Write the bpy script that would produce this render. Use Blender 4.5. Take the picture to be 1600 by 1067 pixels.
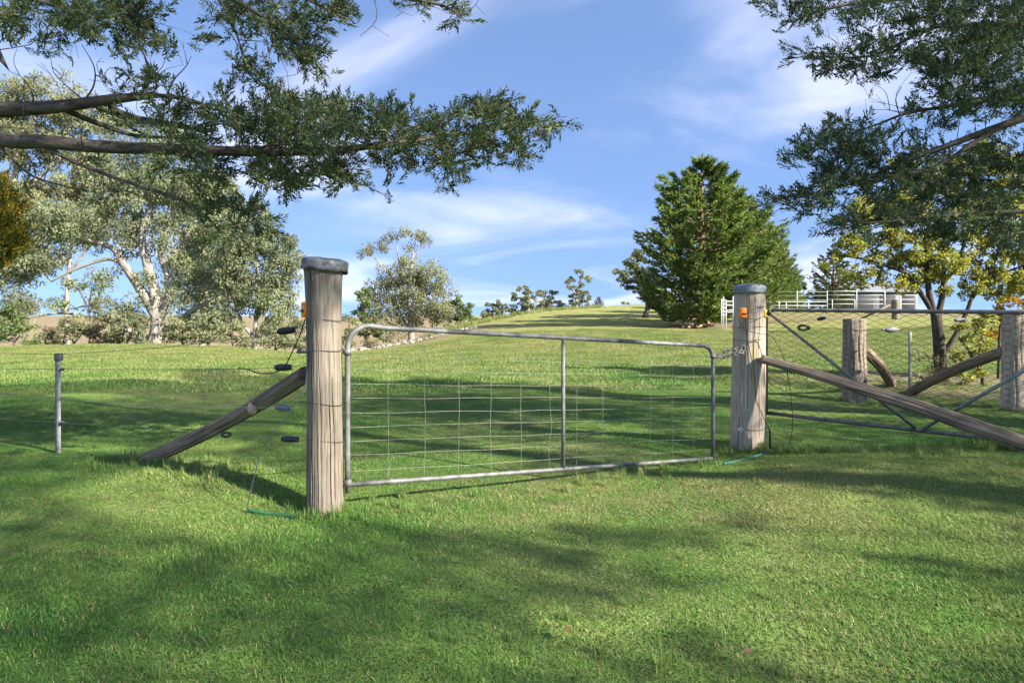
import bpy, bmesh, math, random
import numpy as np
from mathutils import Vector, Matrix

rng = np.random.default_rng(11)
random.seed(11)
sc = bpy.context.scene
C = sc.collection
for o in list(bpy.data.objects):
    bpy.data.objects.remove(o)

# ------------------------------------------------------------------ camera
F, HY, CZ = 1000.0, 505.0, 1.28          # focal length and horizon in photo pixels, eye height in metres
cd = bpy.data.cameras.new('camera')
cam = bpy.data.objects.new('camera', cd)
C.objects.link(cam)
cam.location = (0, 0, CZ)
cam.rotation_euler = (math.radians(90), 0, 0)
cd.sensor_width = 36
cd.lens = 36 * F / 1600
cd.shift_y = -(533.5 - HY) / 1600
cd.clip_start, cd.clip_end = 0.05, 3000
sc.camera = cam

# ------------------------------------------------------------------ light
SUN_AZ, SUN_EL = math.radians(-31), math.radians(31)      # azimuth counted from +X
S = np.array([math.cos(SUN_EL) * math.cos(SUN_AZ), math.cos(SUN_EL) * math.sin(SUN_AZ), math.sin(SUN_EL)])
sd = bpy.data.lights.new('sun', 'SUN')
sd.energy = 4.5
sd.angle = math.radians(0.55)
sd.color = (1.0, 0.93, 0.80)
sun = bpy.data.objects.new('sun', sd)
C.objects.link(sun)
sun.rotation_euler = Vector(S).to_track_quat('Z', 'Y').to_euler()
sun.location = (20, -12, 20)

W = bpy.data.worlds.new('World')
sc.world = W
W.use_nodes = True
nt = W.node_tree
nt.nodes.clear()


def N(nt, kind, **kw):
    n = nt.nodes.new(kind)
    for k, v in kw.items():
        if k.startswith('i_'):
            n.inputs[k[2:].replace('_', ' ')].default_value = v
        elif k.startswith('n_'):
            n.inputs[int(k[2:])].default_value = v
        else:
            setattr(n, k, v)
    return n


def L(nt, a, ai, b, bi):
    nt.links.new(a.outputs[ai], b.inputs[bi])


def ramp(nt, stops, interp='LINEAR'):
    r = nt.nodes.new('ShaderNodeValToRGB')
    r.color_ramp.interpolation = interp
    e = r.color_ramp.elements
    while len(e) < len(stops):
        e.new(0.5)
    for el, (p, c) in zip(e, stops):
        el.position = p
        el.color = (*c, 1) if len(c) == 3 else c
    return r


sky = N(nt, 'ShaderNodeTexSky', sky_type='NISHITA', sun_disc=False)
sky.sun_elevation = SUN_EL
sky.sun_rotation = math.radians(90) - SUN_AZ
sky.air_density, sky.dust_density, sky.ozone_density = 1.0, 0.0, 3.0
tc = N(nt, 'ShaderNodeTexCoord')
sep = N(nt, 'ShaderNodeSeparateXYZ')
L(nt, tc, 'Generated', sep, 0)
addz = N(nt, 'ShaderNodeMath', operation='MAXIMUM', n_1=0.0)
L(nt, sep, 2, addz, 0)
addz2 = N(nt, 'ShaderNodeMath', operation='ADD', n_1=0.16)
L(nt, addz, 0, addz2, 0)
dx = N(nt, 'ShaderNodeMath', operation='DIVIDE')
L(nt, sep, 0, dx, 0)
L(nt, addz2, 0, dx, 1)
dy = N(nt, 'ShaderNodeMath', operation='DIVIDE')
L(nt, sep, 1, dy, 0)
L(nt, addz2, 0, dy, 1)
comb = N(nt, 'ShaderNodeCombineXYZ')
L(nt, dx, 0, comb, 0)
L(nt, dy, 0, comb, 1)
mp = N(nt, 'ShaderNodeMapping')
mp.inputs['Location'].default_value = (5.0, 1.0, 0)
mp.inputs['Rotation'].default_value = (0, 0, 0.5)
mp.inputs['Scale'].default_value = (0.6, 0.75, 1)
L(nt, comb, 0, mp, 0)
cn = N(nt, 'ShaderNodeTexNoise', i_Scale=1.25, i_Detail=6.0, i_Roughness=0.5, i_Distortion=0.7)
L(nt, mp, 0, cn, 'Vector')
cr = ramp(nt, [(0.43, (0, 0, 0)), (0.84, (1, 1, 1))], 'EASE')
L(nt, cn, 0, cr, 0)
cf = N(nt, 'ShaderNodeMath', operation='MULTIPLY', n_1=0.75)
L(nt, cr, 0, cf, 0)
tint = N(nt, 'ShaderNodeMix', data_type='RGBA', blend_type='MULTIPLY')
tint.inputs[0].default_value = 1.0
tint.inputs[7].default_value = (0.94, 0.89, 0.92, 1)
zm = N(nt, 'ShaderNodeMath', operation='MULTIPLY_ADD', n_1=0.85, n_2=0.34)
L(nt, addz, 0, zm, 0)
cz_ = N(nt, 'ShaderNodeCombineXYZ')
L(nt, sep, 0, cz_, 0)
L(nt, sep, 1, cz_, 1)
L(nt, zm, 0, cz_, 2)
nz = N(nt, 'ShaderNodeVectorMath', operation='NORMALIZE')
L(nt, cz_, 0, nz, 0)
L(nt, nz, 0, sky, 0)
L(nt, sky, 0, tint, 6)
mixc = N(nt, 'ShaderNodeMix', data_type='RGBA')
mixc.inputs[7].default_value = (5.0, 4.8, 5.3, 1)
L(nt, cf, 0, mixc, 0)
L(nt, tint, 2, mixc, 6)
bg = N(nt, 'ShaderNodeBackground', i_Strength=0.101)
L(nt, mixc, 2, bg, 0)
wo = N(nt, 'ShaderNodeOutputWorld')
L(nt, bg, 0, wo, 0)

sc.view_settings.view_transform = 'Standard'
sc.view_settings.look = 'None'
sc.view_settings.exposure = 1.76
sc.view_settings.gamma = 1.0
sc.view_settings.use_curve_mapping = False
sc.render.engine = 'CYCLES'
sc.cycles.use_denoising = True
sc.cycles.use_adaptive_sampling = True
sc.cycles.adaptive_threshold = 0.025
sc.cycles.max_bounces = 6
sc.cycles.diffuse_bounces = 3
sc.cycles.glossy_bounces = 2
sc.cycles.transmission_bounces = 3
sc.cycles.transparent_max_bounces = 4
sc.cycles.caustics_reflective = False
sc.cycles.caustics_refractive = False


# ------------------------------------------------------------------ helpers
def P(px, py, Y):
    return np.array([(px - 800) / F * Y, Y, CZ + (HY - py) / F * Y])


def smooth(a, b, x):
    t = np.clip((x - a) / (b - a), 0, 1)
    return t * t * (3 - 2 * t)


CRX = np.array([-900, 0, 130, 250, 380, 480, 560, 640, 700, 760, 830, 900, 1000, 1100, 1200, 1300, 1600, 2500.])
CRY = np.array([545, 545, 541, 540, 543, 553, 547, 536, 519, 501, 489, 481, 476, 478, 482, 484, 488, 490.])
CRD = np.array([34, 34, 34, 34, 36, 40, 46, 52, 58, 68, 80, 90, 95, 95, 80, 66, 60, 60.])
CRU = (CRX - 800) / F
CRZ = CZ + (HY - CRY) / F * CRD
_uu = np.linspace(-1.9, 1.9, 400)


def _sm(tab):
    v = np.interp(_uu, CRU, tab)
    k = np.hanning(21)
    k /= k.sum()
    vp = np.concatenate([np.full(10, v[0]), v, np.full(10, v[-1])])
    return np.convolve(vp, k, 'valid')


_zc, _yc = _sm(CRZ), _sm(CRD)


def gz(X, Y):
    X = np.asarray(X, float)
    Y = np.asarray(Y, float)
    u = np.clip(X / np.maximum(Y, 4.0), -1.85, 1.85)
    zc = np.interp(u, _uu, _zc)
    yc = np.interp(u, _uu, _yc)
    t = np.clip((Y - 8) / (yc - 8), 0, 1)
    z = zc * t ** 1.6
    d = np.maximum(Y - yc, 0)
    left = smooth(0.12, -0.12, u)
    dl = np.minimum(0.17 * d * d / (d + 7), 9.0) - 15.0 * smooth(140, 420, Y)
    dr = np.minimum(0.05 * d * d / (d + 15), 6.0) - 4.0 * smooth(180, 420, Y)
    z = z - (left * dl + (1 - left) * dr)
    z = z + 0.27 * np.exp(-(((X - 4.6) / 1.45) ** 2 + ((Y - 5.1) / 1.0) ** 2) / 2)
    z = z - 0.10 * np.exp(-(((X - 1.75) / 0.5) ** 2 + ((Y - 6.05) / 0.4) ** 2) / 2)
    # low grassy bank beneath the left brace
    ax, ay, bx, by = -4.4, 6.25, -1.35, 4.42
    tt = np.clip(((X - ax) * (bx - ax) + (Y - ay) * (by - ay)) / ((bx - ax) ** 2 + (by - ay) ** 2), 0, 1)
    dd = np.hypot(X - ax - tt * (bx - ax), Y - ay - tt * (by - ay))
    z = z + 0.11 * np.exp(-(dd / 0.42) ** 2 / 2) * smooth(1.05, 0.75, tt) * smooth(-0.1, 0.25, tt)
    z = z + 0.018 * (np.sin(1.7 * X + 0.6 * Y + 1) + np.sin(2.3 * Y - 1.1 * X) + np.sin(0.9 * X + 1.9 * Y + 2)) * smooth(0.5, 3, np.hypot(X + 1.2, Y - 4.34) + .3)
    z = z + 0.10 * np.sin(0.21 * X + 0.5) * np.sin(0.17 * Y + 1) * smooth(10, 30, Y)
    return z


def ghit(px, py):
    Y = 1.2
    for _ in range(4000):
        p = P(px, py, Y)
        if p[2] <= gz(p[0], p[1]):
            break
        Y *= 1.004
    return P(px, py, Y)


def mesh_np(name, V, faces):
    V = np.ascontiguousarray(V, dtype=np.float32)
    me = bpy.data.meshes.new(name)
    me.vertices.add(len(V))
    me.vertices.foreach_set('co', V.ravel())
    faces = [np.asarray(f, dtype=np.int32) for f in faces if len(f)]
    nl = sum(f.size for f in faces)
    npoly = sum(len(f) for f in faces)
    me.loops.add(nl)
    me.polygons.add(npoly)
    me.loops.foreach_set('vertex_index', np.concatenate([f.ravel() for f in faces]))
    tot = np.concatenate([np.full(len(f), f.shape[1], dtype=np.int32) for f in faces])
    st = np.concatenate([[0], np.cumsum(tot)[:-1]]).astype(np.int32)
    me.polygons.foreach_set('loop_start', st)
    me.update(calc_edges=True)
    return me


class MB:
    def __init__(self):
        self.V, self.Q, self.T, self.n = [], [], [], 0
        self.A = []          # grain coordinates

    def add(self, V, Q=None, T=None, A=None):
        V = np.asarray(V, float).reshape(-1, 3)
        if Q is not None and len(Q):
            self.Q.append(np.asarray(Q, int) + self.n)
        if T is not None and len(T):
            self.T.append(np.asarray(T, int) + self.n)
        self.V.append(V)
        self.A.append(V if A is None else np.asarray(A, float))
        self.n += len(V)
        return self

    def build(self, name, mat, parent=None, smooth_=True, extra=None):
        V = np.concatenate(self.V)
        off = np.array(parent_origin(parent)) if parent else np.zeros(3)
        fs = []
        if self.Q:
            fs.append(np.concatenate(self.Q))
        if self.T:
            fs.append(np.concatenate(self.T))
        me = mesh_np(name, V - off, fs)
        at = me.attributes.new('grain', 'FLOAT_VECTOR', 'POINT')
        at.data.foreach_set('vector', np.concatenate(self.A).astype(np.float32).ravel())
        if extra:
            for k, v in extra.items():
                a2 = me.attributes.new(k, 'FLOAT', 'POINT')
                a2.data.foreach_set('value', np.asarray(v, np.float32))
        if smooth_:
            me.polygons.foreach_set('use_smooth', np.ones(len(me.polygons), bool))
        me.materials.append(mat)
        o = bpy.data.objects.new(name, me)
        C.objects.link(o)
        if parent:
            o.parent = parent
        return o


def parent_origin(p):
    v = np.zeros(3)
    while p:
        v += np.array(p.location)
        p = p.parent
    return v


def tag(o, label, cat, group=None):
    o['label'] = label
    o['category'] = cat
    if group:
        o['group'] = group
    return o


def thing(name, label, cat, loc, group=None):
    o = bpy.data.objects.new(name, None)
    o.empty_display_size = 0.1
    C.objects.link(o)
    o.location = tuple(float(v) for v in loc)
    return tag(o, label, cat, group)


def frames(pts):
    pts = np.asarray(pts, float)
    t = np.gradient(pts, axis=0)
    t /= np.linalg.norm(t, axis=1)[:, None] + 1e-12
    ref = np.array([0, 0, 1.0]) if abs(t[0, 2]) < 0.9 else np.array([1.0, 0, 0])
    u = np.cross(ref, t[0])
    u /= np.linalg.norm(u)
    us, vs = [], []
    for k in range(len(pts)):
        u = u - t[k] * np.dot(u, t[k])
        u /= np.linalg.norm(u) + 1e-12
        us.append(u.copy())
        vs.append(np.cross(t[k], u))
    return np.array(us), np.array(vs)


def tube(mb, pts, r, seg=8, cap=True):
    pts = np.asarray(pts, float)
    n = len(pts)
    r = np.broadcast_to(np.asarray(r, float), (n,))
    U, Vv = frames(pts)
    th = np.linspace(0, 2 * math.pi, seg, endpoint=False)
    c, s = np.cos(th), np.sin(th)
    ring = pts[:, None, :] + r[:, None, None] * (U[:, None, :] * c[None, :, None] + Vv[:, None, :] * s[None, :, None])
    V = ring.reshape(-1, 3)
    i = np.arange(n - 1)[:, None] * seg
    j = np.arange(seg)[None, :]
    j2 = (j + 1) % seg
    Q = np.stack([i + j, i + j2, i + seg + j2, i + seg + j], -1).reshape(-1, 4)
    ln = np.concatenate([[0], np.cumsum(np.linalg.norm(np.diff(pts, axis=0), axis=1))])
    A = np.stack([np.broadcast_to(r[:, None] * c, (n, seg)), np.broadcast_to(r[:, None] * s, (n, seg)),
                  np.broadcast_to(ln[:, None], (n, seg))], -1).reshape(-1, 3)
    T = []
    if cap:
        V = np.concatenate([V, pts[:1], pts[-1:]])
        A = np.concatenate([A, [[0, 0, 0]], [[0, 0, ln[-1]]]])
        a, b = n * seg, n * seg + 1
        T = [(a, (k + 1) % seg, k) for k in range(seg)] + [(b, (n - 1) * seg + k, (n - 1) * seg + (k + 1) % seg) for k in range(seg)]
    mb.add(V, Q, T, A)
    return mb


def spline(pts, m=6):
    pts = np.asarray(pts, float)
    if len(pts) < 3:
        return np.linspace(pts[0], pts[-1], m + 1)
    p = np.concatenate([[2 * pts[0] - pts[1]], pts, [2 * pts[-1] - pts[-2]]])
    out = []
    for k in range(1, len(p) - 2):
        for t in np.linspace(0, 1, m, endpoint=False):
            out.append(0.5 * ((2 * p[k]) + (-p[k - 1] + p[k + 1]) * t + (2 * p[k - 1] - 5 * p[k] + 4 * p[k + 1] - p[k + 2]) * t * t
                              + (-p[k - 1] + 3 * p[k] - 3 * p[k + 1] + p[k + 2]) * t ** 3))
    out.append(pts[-1])
    return np.array(out)


def rbox(mb, c, size, R=None, bev=0.2):
    """chamfered box; bev as a fraction of the smallest side"""
    bm = bmesh.new()
    bmesh.ops.create_cube(bm, size=1)
    for v in bm.verts:
        v.co = Vector((v.co.x * size[0], v.co.y * size[1], v.co.z * size[2]))
    if bev:
        bmesh.ops.bevel(bm, geom=list(bm.edges), offset=min(size) * bev, segments=2, affect='EDGES', profile=0.5)
    bm.verts.ensure_lookup_table()
    V = np.array([v.co[:] for v in bm.verts])
    Q = [[v.index for v in f.verts] for f in bm.faces if len(f.verts) == 4]
    T = [[v.index for v in f.verts] for f in bm.faces if len(f.verts) == 3]
    bm.free()
    if R is not None:
        V = V @ np.array(R).T
    mb.add(V + np.asarray(c), Q, T, V)
    return mb


def rotz(a):
    return np.array([[math.cos(a), -math.sin(a), 0], [math.sin(a), math.cos(a), 0], [0, 0, 1]])


def rotx(a):
    return np.array([[1, 0, 0], [0, math.cos(a), -math.sin(a)], [0, math.sin(a), math.cos(a)]])


def roty(a):
    return np.array([[math.cos(a), 0, math.sin(a)], [0, 1, 0], [-math.sin(a), 0, math.cos(a)]])


# ------------------------------------------------------------------ materials
def new_mat(name):
    m = bpy.data.materials.new(name)
    m.use_nodes = True
    t = m.node_tree
    t.nodes.clear()
    out = N(t, 'ShaderNodeOutputMaterial')
    b = N(t, 'ShaderNodeBsdfPrincipled')
    L(t, b, 0, out, 0)
    return m, t, b, out


def plain(name, col, rough=0.6, metal=0.0, var=0.25, scale=30.0, bump=0.1):
    m, t, b, out = new_mat(name)
    tcn = N(t, 'ShaderNodeTexCoord')
    no = N(t, 'ShaderNodeTexNoise', i_Scale=scale, i_Detail=5.0)
    L(t, tcn, 'Object', no, 'Vector')
    r = ramp(t, [(0.3, tuple(c * (1 - var) for c in col)), (0.7, tuple(min(1, c * (1 + var)) for c in col))])
    L(t, no, 0, r, 0)
    L(t, r, 0, b, 'Base Color')
    b.inputs['Roughness'].default_value = rough
    b.inputs['Metallic'].default_value = metal
    bu = N(t, 'ShaderNodeBump', i_Strength=bump, i_Distance=0.01)
    L(t, no, 0, bu, 'Height')
    L(t, bu, 0, b, 'Normal')
    return m


def wood(name, dark, mid, light, fine=90.0, stretch=0.05, rough=0.85, bump=0.6, moss=None, grey=None):
    m, t, b, out = new_mat(name)
    at = N(t, 'ShaderNodeAttribute', attribute_name='grain')
    mpn = N(t, 'ShaderNodeMapping')
    mpn.inputs['Scale'].default_value = (1, 1, stretch)
    L(t, at, 'Vector', mpn, 0)
    n1 = N(t, 'ShaderNodeTexNoise', i_Scale=fine, i_Detail=6.0, i_Roughness=0.65, i_Distortion=0.3)
    L(t, mpn, 0, n1, 'Vector')
    n2 = N(t, 'ShaderNodeTexNoise', i_Scale=5.0, i_Detail=4.0, i_Roughness=0.6)
    mp2 = N(t, 'ShaderNodeMapping')
    mp2.inputs['Scale'].default_value = (1.6, 1.6, 0.5)
    L(t, at, 'Vector', mp2, 0)
    L(t, mp2, 0, n2, 'Vector')
    r = ramp(t, [(0.28, dark), (0.48, mid), (0.72, light)])
    L(t, n1, 0, r, 0)
    mx = N(t, 'ShaderNodeMix', data_type='RGBA', blend_type='MULTIPLY')
    r2 = ramp(t, [(0.3, (0.62, 0.58, 0.54)), (0.65, (1.12, 1.08, 1.02))])
    L(t, n2, 0, r2, 0)
    mx.inputs[0].default_value = 0.8
    L(t, r, 0, mx, 6)
    L(t, r2, 0, mx, 7)
    last = mx
    if moss:
        sa = N(t, 'ShaderNodeAttribute', attribute_name='stain')
        m2 = N(t, 'ShaderNodeMix', data_type='RGBA')
        m2.inputs[7].default_value = (*moss, 1)
        mm = N(t, 'ShaderNodeMath', operation='MULTIPLY')
        L(t, sa, 'Fac', mm, 0)
        r3 = ramp(t, [(0.3, (0.2, 0.2, 0.2)), (0.6, (0.9, 0.9, 0.9))])
        L(t, n1, 0, r3, 0)
        L(t, r3, 0, mm, 1)
        L(t, mm, 0, m2, 0)
        L(t, mx, 2, m2, 6)
        last = m2
    L(t, last, 2, b, 'Base Color')
    b.inputs['Roughness'].default_value = rough
    b.inputs['Specular IOR Level'].default_value = 0.2
    bu = N(t, 'ShaderNodeBump', i_Strength=bump, i_Distance=0.006)
    L(t, n1, 0, bu, 'Height')
    L(t, bu, 0, b, 'Normal')
    return m


def leafmat(name, stops, trans=0.3, tcol=None, rough=0.55, big=0.35, bscale=0.6, spec=0.25):
    """stops: colours picked per leaf; big: strength of the tone variation from clump to clump"""
    m, t, b, out = new_mat(name)
    g = N(t, 'ShaderNodeNewGeometry')
    k = len(stops)
    r = ramp(t, [(q / max(1, k - 1), c) for q, c in enumerate(stops)])
    L(t, g, 'Random Per Island', r, 0)
    no = N(t, 'ShaderNodeTexNoise', i_Scale=bscale, i_Detail=2.0)
    L(t, g, 'Position', no, 'Vector')
    r2 = ramp(t, [(0.32, (1 - big,) * 3), (0.68, (1 + big, 1 + big, 1 + big * 0.6))])
    L(t, no, 0, r2, 0)
    mx = N(t, 'ShaderNodeMix', data_type='RGBA', blend_type='MULTIPLY')
    mx.inputs[0].default_value = 1.0
    L(t, r, 0, mx, 6)
    L(t, r2, 0, mx, 7)
    L(t, mx, 2, b, 'Base Color')
    b.inputs['Roughness'].default_value = rough
    b.inputs['Specular IOR Level'].default_value = spec
    tr = N(t, 'ShaderNodeBsdfTranslucent')
    mt = N(t, 'ShaderNodeMix', data_type='RGBA', blend_type='MULTIPLY')
    mt.inputs[0].default_value = 1.0
    mt.inputs[7].default_value = (*(tcol or (1.3, 1.3, 0.6)), 1)
    L(t, mx, 2, mt, 6)
    L(t, mt, 2, tr, 0)
    ms = N(t, 'ShaderNodeMixShader')
    ms.inputs[0].default_value = trans
    L(t, b, 0, ms, 1)
    L(t, tr, 0, ms, 2)
    L(t, ms, 0, out, 0)
    return m


def pos_noise(t, scale, detail=4.0, rough=0.55):
    g = N(t, 'ShaderNodeNewGeometry')
    no = N(t, 'ShaderNodeTexNoise', i_Scale=scale, i_Detail=detail, i_Roughness=rough)
    L(t, g, 'Position', no, 'Vector')
    return no


def mixn(t, fac, a, b, blend='MIX'):
    mx = N(t, 'ShaderNodeMix', data_type='RGBA', blend_type=blend)
    for idx, s in ((0, fac), (6, a), (7, b)):
        if isinstance(s, tuple) and hasattr(s[0], 'outputs'):
            t.links.new(s[0].outputs[s[1]], mx.inputs[idx])
        elif isinstance(s, (int, float)):
            mx.inputs[idx].default_value = s
        else:
            mx.inputs[idx].default_value = (*s, 1)
    return mx


GREEN_A, GREEN_B, TAN = (0.085, 0.175, 0.034), (0.19, 0.26, 0.07), (0.37, 0.315, 0.17)


def ground_material():
    m, t, b, out = new_mat('pasture_ground')
    n1 = pos_noise(t, 0.55, 5)
    r1 = ramp(t, [(0.36, (0, 0, 0)), (0.66, (1, 1, 1))])
    L(t, n1, 0, r1, 0)
    c1 = mixn(t, (r1, 0), GREEN_A, GREEN_B)
    n2 = pos_noise(t, 0.23, 6, 0.65)
    r2 = ramp(t, [(0.50, (0, 0, 0)), (0.72, (0.75, 0.75, 0.75))])
    L(t, n2, 0, r2, 0)
    c2 = mixn(t, (r2, 0), (c1, 2), TAN)
    dry = N(t, 'ShaderNodeAttribute', attribute_name='dry')
    c3 = mixn(t, (dry, 'Fac'), (c2, 2), (0.33, 0.315, 0.115))
    n4 = pos_noise(t, 0.9, 6, 0.6)
    r4 = ramp(t, [(0.35, (0.20, 0.145, 0.10)), (0.65, (0.33, 0.255, 0.185))])
    L(t, n4, 0, r4, 0)
    dirt = N(t, 'ShaderNodeAttribute', attribute_name='dirt')
    c4 = mixn(t, (dirt, 'Fac'), (c3, 2), (r4, 0))
    n5 = pos_noise(t, 45, 3)
    r5 = ramp(t, [(0.3, (0.55, 0.55, 0.5)), (0.7, (1.25, 1.25, 1.2))])
    L(t, n5, 0, r5, 0)
    c5 = mixn(t, 0.75, (c4, 2), (r5, 0), 'MULTIPLY')
    n6 = pos_noise(t, 6, 5, 0.7)
    r6 = ramp(t, [(0.3, (0.75, 0.75, 0.72)), (0.7, (1.15, 1.15, 1.12))])
    L(t, n6, 0, r6, 0)
    c6 = mixn(t, 0.8, (c5, 2), (r6, 0), 'MULTIPLY')
    L(t, c6, 2, b, 'Base Color')
    b.inputs['Roughness'].default_value = 0.95
    b.inputs['Specular IOR Level'].default_value = 0.1
    bu = N(t, 'ShaderNodeBump', i_Strength=0.9, i_Distance=0.05)
    L(t, n5, 0, bu, 'Height')
    bu2 = N(t, 'ShaderNodeBump', i_Strength=0.7, i_Distance=0.15)
    L(t, n6, 0, bu2, 'Height')
    L(t, bu, 0, bu2, 'Normal')
    L(t, bu2, 0, b, 'Normal')
    return m


def grass_material():
    m, t, b, out = new_mat('grass_blades')
    n1 = pos_noise(t, 0.55, 5)
    r1 = ramp(t, [(0.36, (0, 0, 0)), (0.66, (1, 1, 1))])
    L(t, n1, 0, r1, 0)
    g = N(t, 'ShaderNodeNewGeometry')
    ca = mixn(t, (r1, 0), (0.100, 0.235, 0.042), (0.205, 0.315, 0.075))
    cb = mixn(t, (r1, 0), (0.15, 0.23, 0.05), (0.30, 0.325, 0.11))
    sxyz = N(t, 'ShaderNodeSeparateXYZ')
    L(t, g, 'Position', sxyz, 0)
    fr_ = N(t, 'ShaderNodeMapRange', n_1=9.0, n_2=24.0)
    L(t, sxyz, 1, fr_, 0)
    fx_ = N(t, 'ShaderNodeMapRange', n_1=0.0, n_2=1.8)
    L(t, sxyz, 0, fx_, 0)
    fy2 = N(t, 'ShaderNodeMapRange', n_1=5.6, n_2=4.2)
    L(t, sxyz, 1, fy2, 0)
    fm = N(t, 'ShaderNodeMath', operation='MULTIPLY')
    L(t, fx_, 0, fm, 0)
    L(t, fy2, 0, fm, 1)
    nd = pos_noise(t, 1.6, 4, 0.6)
    rd = ramp(t, [(0.35, (0.15, 0.15, 0.15)), (0.62, (1, 1, 1))])
    L(t, nd, 0, rd, 0)
    fm2 = N(t, 'ShaderNodeMath', operation='MULTIPLY')
    L(t, fm, 0, fm2, 0)
    L(t, rd, 0, fm2, 1)
    fmx = N(t, 'ShaderNodeMath', operation='MAXIMUM')
    L(t, fm2, 0, fmx, 0)
    L(t, fr_, 0, fmx, 1)
    c1 = mixn(t, (fmx, 0), (ca, 2), (cb, 2))
    n2 = pos_noise(t, 0.23, 6, 0.65)
    r2 = ramp(t, [(0.46, (0.06, 0.06, 0.06)), (0.70, (0.55, 0.55, 0.55))])
    L(t, n2, 0, r2, 0)
    vs = N(t, 'ShaderNodeVectorMath', operation='SUBTRACT')
    vs.inputs[1].default_value = (0.7, 4.75, 0)
    L(t, g, 'Position', vs, 0)
    vm = N(t, 'ShaderNodeVectorMath', operation='MULTIPLY')
    vm.inputs[1].default_value = (0.55, 1.15, 0)
    L(t, vs, 0, vm, 0)
    vl = N(t, 'ShaderNodeVectorMath', operation='LENGTH')
    L(t, vm, 0, vl, 0)
    wr = N(t, 'ShaderNodeMapRange', n_1=1.15, n_2=0.4, n_3=0.0, n_4=0.5)
    t.links.new(vl.outputs['Value'], wr.inputs[0])
    nw = pos_noise(t, 2.6, 4, 0.6)
    rw = ramp(t, [(0.4, (0.1, 0.1, 0.1)), (0.6, (1, 1, 1))])
    L(t, nw, 0, rw, 0)
    wm = N(t, 'ShaderNodeMath', operation='MULTIPLY_ADD')
    L(t, wr, 0, wm, 0)
    L(t, rw, 0, wm, 1)
    L(t, r2, 0, wm, 2)
    lt = N(t, 'ShaderNodeMath', operation='LESS_THAN')
    L(t, g, 'Random Per Island', lt, 0)
    L(t, wm, 0, lt, 1)
    c2 = mixn(t, (lt, 0), (c1, 2), (0.40, 0.34, 0.16))
    hs = N(t, 'ShaderNodeMapRange', n_3=0.7, n_4=1.3)
    wn = N(t, 'ShaderNodeTexWhiteNoise', noise_dimensions='1D')
    L(t, g, 'Random Per Island', wn, 'W')
    L(t, wn, 0, hs, 0)
    c3 = mixn(t, 1.0, (c2, 2), (hs, 0), 'MULTIPLY')
    L(t, c3, 2, b, 'Base Color')
    b.inputs['Roughness'].default_value = 0.5
    b.inputs['Specular IOR Level'].default_value = 0.25
    tr = N(t, 'ShaderNodeBsdfTranslucent')
    L(t, c3, 2, tr, 0)
    ms = N(t, 'ShaderNodeMixShader')
    ms.inputs[0].default_value = 0.35
    L(t, b, 0, ms, 1)
    L(t, tr, 0, ms, 2)
    L(t, ms, 0, out, 0)
    return m


def bark(name, dark, light, scale=14.0, stretch=0.25, bump=0.8):
    m, t, b, out = new_mat(name)
    at = N(t, 'ShaderNodeAttribute', attribute_name='grain')
    mpn = N(t, 'ShaderNodeMapping')
    mpn.inputs['Scale'].default_value = (1, 1, stretch)
    L(t, at, 'Vector', mpn, 0)
    n1 = N(t, 'ShaderNodeTexNoise', i_Scale=scale, i_Detail=6.0, i_Roughness=0.65)
    L(t, mpn, 0, n1, 'Vector')
    r = ramp(t, [(0.35, dark), (0.65, light)])
    L(t, n1, 0, r, 0)
    L(t, r, 0, b, 'Base Color')
    b.inputs['Roughness'].default_value = 0.9
    b.inputs['Specular IOR Level'].default_value = 0.15
    bu = N(t, 'ShaderNodeBump', i_Strength=bump, i_Distance=0.03)
    L(t, n1, 0, bu, 'Height')
    L(t, bu, 0, b, 'Normal')
    return m


M = {}
M['ground'] = ground_material()
M['grass'] = grass_material()
M['post'] = wood('weathered_hardwood', (0.075, 0.062, 0.05), (0.20, 0.175, 0.142), (0.31, 0.28, 0.235), fine=70, moss=(0.30, 0.26, 0.06))
M['post_grey'] = wood('grey_hardwood', (0.17, 0.135, 0.10), (0.42, 0.355, 0.28), (0.60, 0.53, 0.43), fine=70, moss=(0.30, 0.26, 0.05))
M['strut'] = wood('brown_grey_pole', (0.06, 0.045, 0.034), (0.21, 0.165, 0.125), (0.37, 0.305, 0.24), fine=55, bump=1.0)
M['cutend'] = plain('pale_cut_timber', (0.5, 0.38, 0.24), 0.8, scale=60)
M['oldpost'] = wood('dark_old_post', (0.10, 0.08, 0.07), (0.25, 0.21, 0.17), (0.40, 0.35, 0.29), fine=40, bump=1.0)
M['galv'] = plain('galvanised_pipe', (0.15, 0.148, 0.145), 0.62, 0.2, 0.5, 12, 0.15)
M['dullpipe'] = plain('dull_dark_pipe', (0.16, 0.155, 0.15), 0.6, 0.4, 0.4, 18, 0.2)
M['greenpipe'] = plain('green_grey_pipe', (0.20, 0.25, 0.22), 0.55, 0.3, 0.3, 18, 0.2)
M['wire'] = plain('galvanised_wire', (0.25, 0.25, 0.19), 0.65, 0.2, 0.3, 40, 0.0)
M['wire_light'] = plain('bright_wire', (0.42, 0.43, 0.32), 0.45, 0.2, 0.2, 40, 0.0)
M['wire_dark'] = plain('rusty_wire', (0.055, 0.046, 0.04), 0.7, 0.3, 0.3, 40, 0.0)
M['capmetal'] = plain('dented_sheet_metal', (0.17, 0.17, 0.175), 0.55, 0.5, 0.55, 16, 0.5)
M['capblue'] = plain('blue_grey_cap', (0.20, 0.225, 0.25), 0.65, 0.3, 0.35, 20, 0.3)
M['black'] = plain('black_plastic', (0.016, 0.016, 0.018), 0.45, 0, 0.3, 60, 0.1)
M['charcoal'] = plain('charcoal_plastic', (0.05, 0.05, 0.058), 0.5, 0, 0.3, 60, 0.1)
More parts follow.
